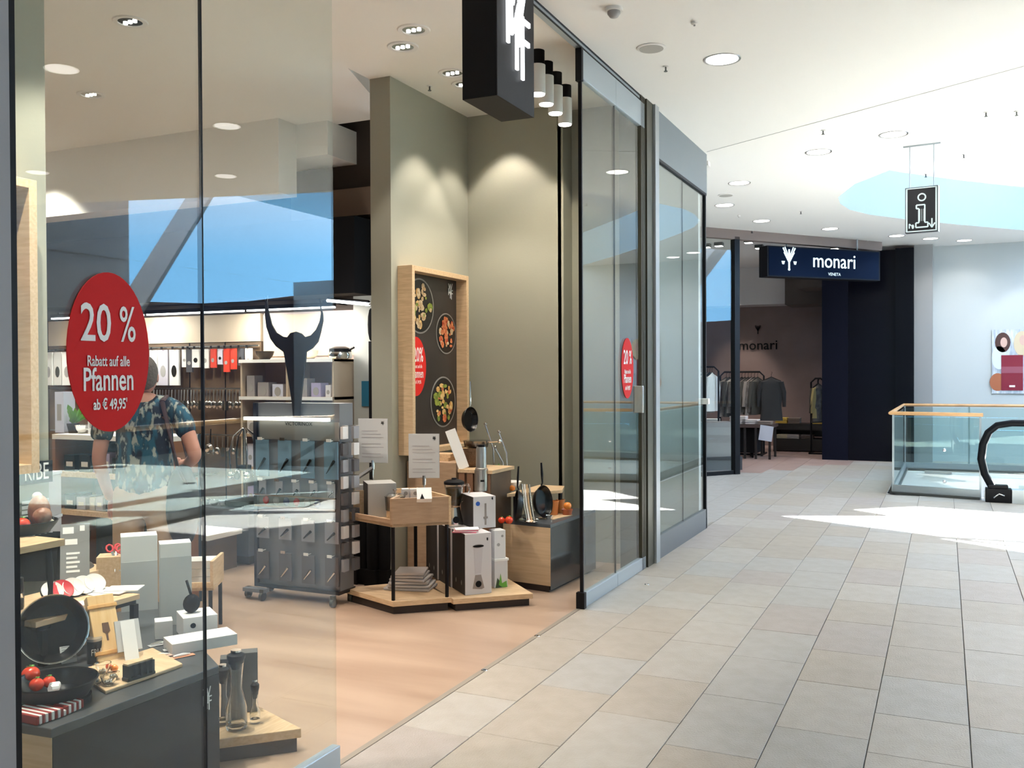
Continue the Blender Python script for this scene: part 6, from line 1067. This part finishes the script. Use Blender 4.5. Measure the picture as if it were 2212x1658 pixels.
# ================================================================== CLOTHES SHOP
MD = math.atan2(0.788, 0.616)
sg0 = Vector((-2.60, 15.42, 3.15)); u_ = Vector((0.616, 0.788, 0))
t = thing('shop_sign', 'dark blue box sign with white winged emblem and lettering over the clothes shop', 'sign', sg0, MD-R(6))
m = M(); m.box(0, 2.30, 0, 0.22, 0, 0.50); mk('housing', m, mat('sign_housing_black', (0.004, 0.005, 0.009), 0.6, spec=0.2), t, bevel=0.004); m = M(); m.box(0.03, 2.27, -0.006, 0, 0.02, 0.48); mk('front_panel', m, mat('midnight_blue', (0.003, 0.009, 0.028), 0.7, spec=0.05), t)
for x in (0.45, 1.9): m = M(); m.cyl(0.012, 0.5, 0.70, 8, TR(x, 0.1, 0)); mk('rod', m, ALU, t)
text(t, 'monari', (1.33, -0.012, 0.285), FACE_Y, 0.34, LETTERB, 0.92, ext=0.004); text(t, 'VENETA', (1.33, -0.012, 0.075), FACE_Y, 0.07, LETTERB, 1.0)
def winged(T, s_, mt, parent, dep=0.006):
    m = M()
    for sg in (-1, 1):
        bar(m, (0, 0.0), (sg*0.5*s_, 0.9*s_), 0.09*s_, -dep, 0, T); bar(m, (0, 0.2*s_), (sg*0.35*s_, 0.95*s_), 0.07*s_, -dep, 0, T); bar(m, (0.0, -0.1*s_), (sg*0.42*s_, 0.6*s_), 0.08*s_, -dep, 0, T)
        plate(m, [(sg*0.35*s_, 0.0), (sg*0.62*s_, 0.0), (sg*0.55*s_, -0.22*s_), (sg*0.42*s_, -0.22*s_)], -dep, dep, T) if s_ > 0.1 and parent and mt == LETTERB else None
    bar(m, (0, 0.8*s_), (0, -0.5*s_), 0.13*s_, -dep, 0, T); disc(m, 0.09*s_, -dep, 12, T, 1, 1, (0, -0.55*s_), dep)
    return mk('emblem', m, mt, parent)
winged(TR(0.42, -0.008, 0.26), 0.24, LETTERB, t)
t = thing('wall_lettering', 'dark raised shop name with a winged emblem on the brown plaster wall', 'lettering', (-3.74, 20.985, 2.20)); text(t, 'monari', (0, -0.01, 0), FACE_Y, 0.30, BLACKM, 1.0, ext=0.012); winged(TR(0.0, -0.01, 0.33), 0.12, BLACKM, t)
def folded(loc, mt, lbl, n_=4, w_=0.3, grp=None, rz=0):
    t = thing('folded_clothes', lbl, 'clothes', loc, rz, grp)
    for k in range(n_): m = M(); m.box(-w_/2+0.006*(k % 2), w_/2, -0.13, 0.13+0.006*(k % 2), 0.03*k, 0.03*k+0.026); mk('garment', m, mt, t, bevel=0.008)
    return t
YEL = mat('yellow_knit', (0.70, 0.50, 0.10), 0.8); PALE = mat('pale_knit', (0.58, 0.54, 0.53), 0.8); TAUPE = mat('taupe_knit', (0.20, 0.16, 0.14), 0.8); CREAM = mat('cream_knit', (0.75, 0.70, 0.52), 0.8)
DKT = mat('dark_table', (0.015, 0.012, 0.011), 0.45)
# rear bench along the wall
zb = 0.72; x0, x1 = ony(1672, 930, 19.6).x, ony(1795, 930, 19.6).x
t = thing('display_bench', 'black two-tier bench along the wall of the clothes shop', 'bench', (0, 0, 0)); yb = 19.5; zt_ = ony(1700, 915, yb).z; zm_ = ony(1700, 945, yb).z
m = M(); m.box(x0, x1+0.3, yb, yb+0.6, zt_-0.12, zt_); mk('top', m, DKT, t); m = M(); m.box(x0, x1+0.3, yb+0.02, yb+0.6, 0.02, zm_-0.02); mk('body', m, DKT, t); m = M(); m.box(x0+0.0, x0+0.06, yb, yb+0.6, 0, zt_-0.12); m.box(x1+0.2, x1+0.3, yb, yb+0.6, 0, zt_-0.12); m.box(x0, x1, yb+0.5, yb+0.6, zm_, zt_); mk('side', m, DKT, t)
for px, mt_, n_, lb in [(1689, YEL, 4, 'yellow folded knitwear on the black wall bench'), (1716, TAUPE, 4, 'striped taupe folded clothes beside the yellow ones'), (1770, YEL, 3, 'yellow clothes at the right end of the wall bench')]:
    x = ony(px, 900, yb+0.2).x; folded((x, yb+0.22, zt_+0.0005), mt_, lb, n_, 0.24)
for px, mt_, lb in [(1690, CREAM, 'cream folded knitwear on the lower tier of the wall bench'), (1715, PALE, 'pale folded clothes on the lower tier, beside the cream ones'), (1745, TAUPE, 'dark folded clothes on the lower tier near the black portal')]:
    x = ony(px, 940, yb+0.2).x; folded((x, yb+0.18, zm_-0.0195), mt_, lb, 3, 0.24)
# front table on castors
yt = 17.6; x0, x1 = ony(1522, 940, yt).x, ony(1668, 940, yt).x; zt_ = ony(1600, 916, yt).z; t = thing('display_table', 'dark table on thin legs with folded clothes in the clothes shop', 'table'); m = M(); m.box(x0, x1, yt, yt+0.7, zt_-0.06, zt_); mk('tabletop', m, mat('walnut_dark', (0.07, 0.045, 0.04), 0.4), t)
for x in (x0+0.45, x0+0.75, x1-0.3, x1-0.05): 
    for y in (yt+0.03, yt+0.64): m = M(); m.box(x-0.02, x+0.02, y-0.02, y+0.02, 0.0, zt_-0.06); mk('leg', m, DKT, t)
t2 = thing('black_crate', 'black box under the dark table of the clothes shop', 'box', (x1-0.75, yt+0.15, 0.10)); m = M(); m.box(-0.45, 0.45, 0, 0.4, 0, 0.45); mk('carton', m, BLACKM, t2); 
for xx_ in (-0.35, 0.35): m = M(); m.cyl(0.05, -0.015, 0.015, 12, TR(xx_, 0.1, -0.05, ry=R(90))); mk('caster', m, BLACK, t2)
for k, (px, mt_, n_, lb) in enumerate([(1536, PAPER, 3, 'white folded clothes at the left of the dark table'), (1596, PALE, 5, 'pile of pale folded clothes right of the black post'), (1622, PALE, 3, 'lower pile of pale folded clothes on the dark table'), (1650, TAUPE, 2, 'dark folded clothes at the right end of the dark table')]):
    x = ony(px, 900, yt+0.2).x; folded((x, yt+0.2, zt_+0.0005), mt_, lb, n_, 0.30)
q = ony(1653, 936, yt-0.1); t2 = thing('info_card', 'pale blue price card hanging in front of the dark table', 'card', (q.x, yt-0.02, q.z)); t2.rotation_euler = (0, R(8), 0); m = M(); m.box(-0.12, 0.12, 0, 0.01, -0.14, 0.14); mk('sheet', m, mat('pale_blue_card', (0.55, 0.60, 0.70), 0.4), t2)
# clothes rails
def garment(kind, mt, loc, rz, lbl, grp, ln=0.75):
    t = thing('hanging_jacket', lbl, 'clothes', loc, rz, grp); m = M(); a = 0.22
    m.lathe([(0.02, 0), (0.05, -0.03), (0.20, -0.09), (0.21, -0.30), (0.19, -ln*0.7), (0.215, -ln)], 16, Matrix.Diagonal((1, 0.28, 1, 1)), close=False); mk('body', m, mt, t, smooth=True)
    for sg in (-1, 1): m = M(); m.tube([(sg*0.18, 0, -0.10), (sg*0.235, 0, -0.3), (sg*0.24, 0.01, -0.58)], [0.05, 0.045, 0.035], 8); mk('sleeve', m, mt, t, smooth=True)
    m = M(); m.tube([(-0.18, 0, -0.08), (0, 0, 0.0), (0.18, 0, -0.08)], 0.008, 5); m.tube([(0, 0, 0), (0, 0, 0.06), (0.02, 0, 0.08), (0.0, 0, 0.1)], 0.004, 5); mk('hanger', m, BLACK, t); return t
def crail(px0, px1, y, zpy, lbl, n_, tones, glbl, grp):
    x0, x1 = ony(px0, 800, y).x, ony(px1, 800, y).x; z = ony((px0+px1)/2, zpy, y).z; t = thing('clothes_rail', lbl, 'clothes rail'); m = M(); m.tube([(x0, y, 0.02), (x0, y, z-0.08), (x0+0.08, y, z), (x1-0.08, y, z), (x1, y, z-0.08), (x1, y, 0.02)], 0.018, 8); mk('frame', m, BLACK, t, smooth=True)
    m = M(); m.box(x0-0.02, x1+0.02, y-0.25, y-0.21, 0, 0.03); m.box(x0-0.02, x0+0.02, y-0.25, y+0.25, 0, 0.03); m.box(x1-0.02, x1+0.02, y-0.25, y+0.25, 0, 0.03); mk('foot', m, BLACK, t)
    for k in range(n_): x = x0+0.12+(x1-x0-0.24)*k/max(1, n_-1); garment(0, tones[k % len(tones)], (x, y, z-0.10), R(68+rg.uniform(-8, 8)), glbl, grp, rg.uniform(0.68, 0.8))
    return x1, z
G1, G2, G3, G4 = mat('olive_jacket', (0.07, 0.065, 0.055), 0.85), mat('grey_brown_jacket', (0.20, 0.17, 0.15), 0.85, noise=(12, 1, (0.10, 0.09, 0.08))), mat('charcoal_jacket', (0.035, 0.037, 0.04), 0.85), mat('light_taupe_jacket', (0.32, 0.28, 0.25), 0.85)
x1_, z_ = crail(1556, 1650, 18.7, 803, 'black rail with dark jackets in front of the plaster wall', 11, [G2, G1, G4, G2, G1, G3], 'dark jacket hanging on the rail before the plaster wall', 'jackets on the middle clothes rail')
garment(0, G3, (x1_+0.16, 18.6, z_-0.10), R(12), 'charcoal jacket shown frontally at the end of the middle rail', None, 0.85)
crail(1752, 1782, 19.3, 817, 'short rail of dark clothes beside the black portal', 4, [G1, mat('yellow_stripe', (0.55, 0.45, 0.2), 0.8), G1, G2], 'dark garment on the short rail beside the black portal', 'garments on the short clothes rail')
crail(1500, 1552, 17.4, 792, 'rail with white and blue clothes behind the glass screen', 6, [PAPER, mat('denim', (0.05, 0.09, 0.14), 0.8), CREAM, G4, mat('denim', (0.05, 0.09, 0.14), 0.8)], 'light or denim garment behind the far glass screen', 'garments behind the glass screen')
# plinth with mannequin
q = ony(1552, 1000, 15.6); t = thing('window_plinth', 'grey box on a dark plinth behind the far glass screen', 'plinth', (-3.55, 15.55, 0), R(38)); m = M(); m.box(-0.6, 0.42, -0.3, 0.3, 0.0, 0.22); mk('base', m, mat('plinth_dark', (0.05, 0.05, 0.055), 0.5), t); m = M(); m.box(-0.35, 0.40, -0.22, 0.26, 0.22, 0.78); mk('box', m, mat('warm_grey_block', (0.26, 0.24, 0.24), 0.6), t)
mn = thing('mannequin', 'mannequin in a pale top and dark trousers behind the far glass screen', 'mannequin', (-3.93, 15.02, 0.22), R(150)); V = [(0, 0, 0.93), (0, 0, 1.15), (0, 0, 1.35), (0, 0, 1.48), (-0.17, 0, 1.36), (-0.22, 0, 1.1), (-0.2, 0.08, 0.88), (0.17, 0, 1.36), (0.22, 0, 1.1), (0.2, 0.08, 0.88), (-0.09, 0, 0.84), (-0.10, 0, 0.45), (-0.10, 0, 0.06), (0.09, 0, 0.84), (0.14, 0.05, 0.45), (0.2, 0.0, 0.06)]
skin_mesh('body', V, [(0, 1), (1, 2), (2, 3), (2, 4), (4, 5), (5, 6), (2, 7), (7, 8), (8, 9), (0, 10), (10, 11), (11, 12), (0, 13), (13, 14), (14, 15)], [(0.13, 0.1), (0.11, 0.085), (0.13, 0.09), 0.05, 0.06, 0.042, 0.03, 0.06, 0.042, 0.03, 0.085, 0.06, 0.04, 0.085, 0.06, 0.04], mat('mannequin_white', (0.6, 0.6, 0.62), 0.4), mn, 2)
skin_mesh('top', [(0, 0, 0.86), (0, 0, 1.1), (0, 0, 1.38), (-0.18, 0, 1.36), (-0.23, 0, 1.1), (0.18, 0, 1.36), (0.23, 0, 1.1)], [(0, 1), (1, 2), (2, 3), (3, 4), (2, 5), (5, 6)], [(0.19, 0.13), (0.16, 0.12), (0.12, 0.09), 0.075, 0.06, 0.075, 0.06], mat('grey_cardigan', (0.30, 0.36, 0.37), 0.85), mn, 2)
skin_mesh('trousers', [(0, 0, 0.9), (-0.09, 0, 0.82), (-0.10, 0, 0.45), (-0.10, 0, 0.1), (0.09, 0, 0.82), (0.14, 0.05, 0.45), (0.2, 0.0, 0.1)], [(0, 1), (1, 2), (2, 3), (0, 4), (4, 5), (5, 6)], [(0.13, 0.11), 0.10, 0.075, 0.055, 0.10, 0.075, 0.055], mat('slate_trousers', (0.06, 0.075, 0.09), 0.85), mn, 2)
m = M(); m.sph((0, 0.01, 1.62), 0.085, 16, 12, (0.85, 1.05, 1.3)); m.sph((0, 0.1, 1.61), 0.014, 8, 6); mk('head', m, mat('mannequin_white', (0.6, 0.6, 0.62), 0.4), mn, smooth=True)
for x in (-0.10, 0.2): m = M(); m.sph((x, 0.04, 0.035), 0.045, 10, 6, (0.8, 2, 0.75)); mk('shoe', m, PAPER, mn, smooth=True)
# second railing on the right side of the walkway (mirrored in the shop windows)
t = thing('glass_balustrade', 'long glass balustrade with a wooden handrail on the right side of the walkway', 'balustrade'); Q = [Vector(p_) for p_ in ((2.9, 3.0, 0), (3.1, 6.6, 0), (3.34, 9.2, 0), (2.67, 9.84, 0), (2.9, 10.6, 0))]
for a, b in zip(Q[:-1], Q[1:]): gpane(a, b); rail(a, b, 0, 0.10, 0.02, mat('blue_grey_metal', (0.35, 0.40, 0.42), 0.3, 0.6), 'base_rail')
m = M(); m.tube([q_+Vector((0, 0, 1.05)) for q_ in Q], 0.03, 8); mk('handrail', m, _mats['honey_handrail'], t, smooth=True)
# lettering curves become plain meshes, one object each
dg = bpy.context.evaluated_depsgraph_get()
for o in [o for o in COL.objects if o.type == 'FONT']:
    me = bpy.data.meshes.new_from_object(o.evaluated_get(dg)); n = bpy.data.objects.new('lettering', me); COL.objects.link(n)
    n.parent = o.parent; n.location = o.location; n.rotation_euler = o.rotation_euler; n.scale = o.scale; bpy.data.objects.remove(o)
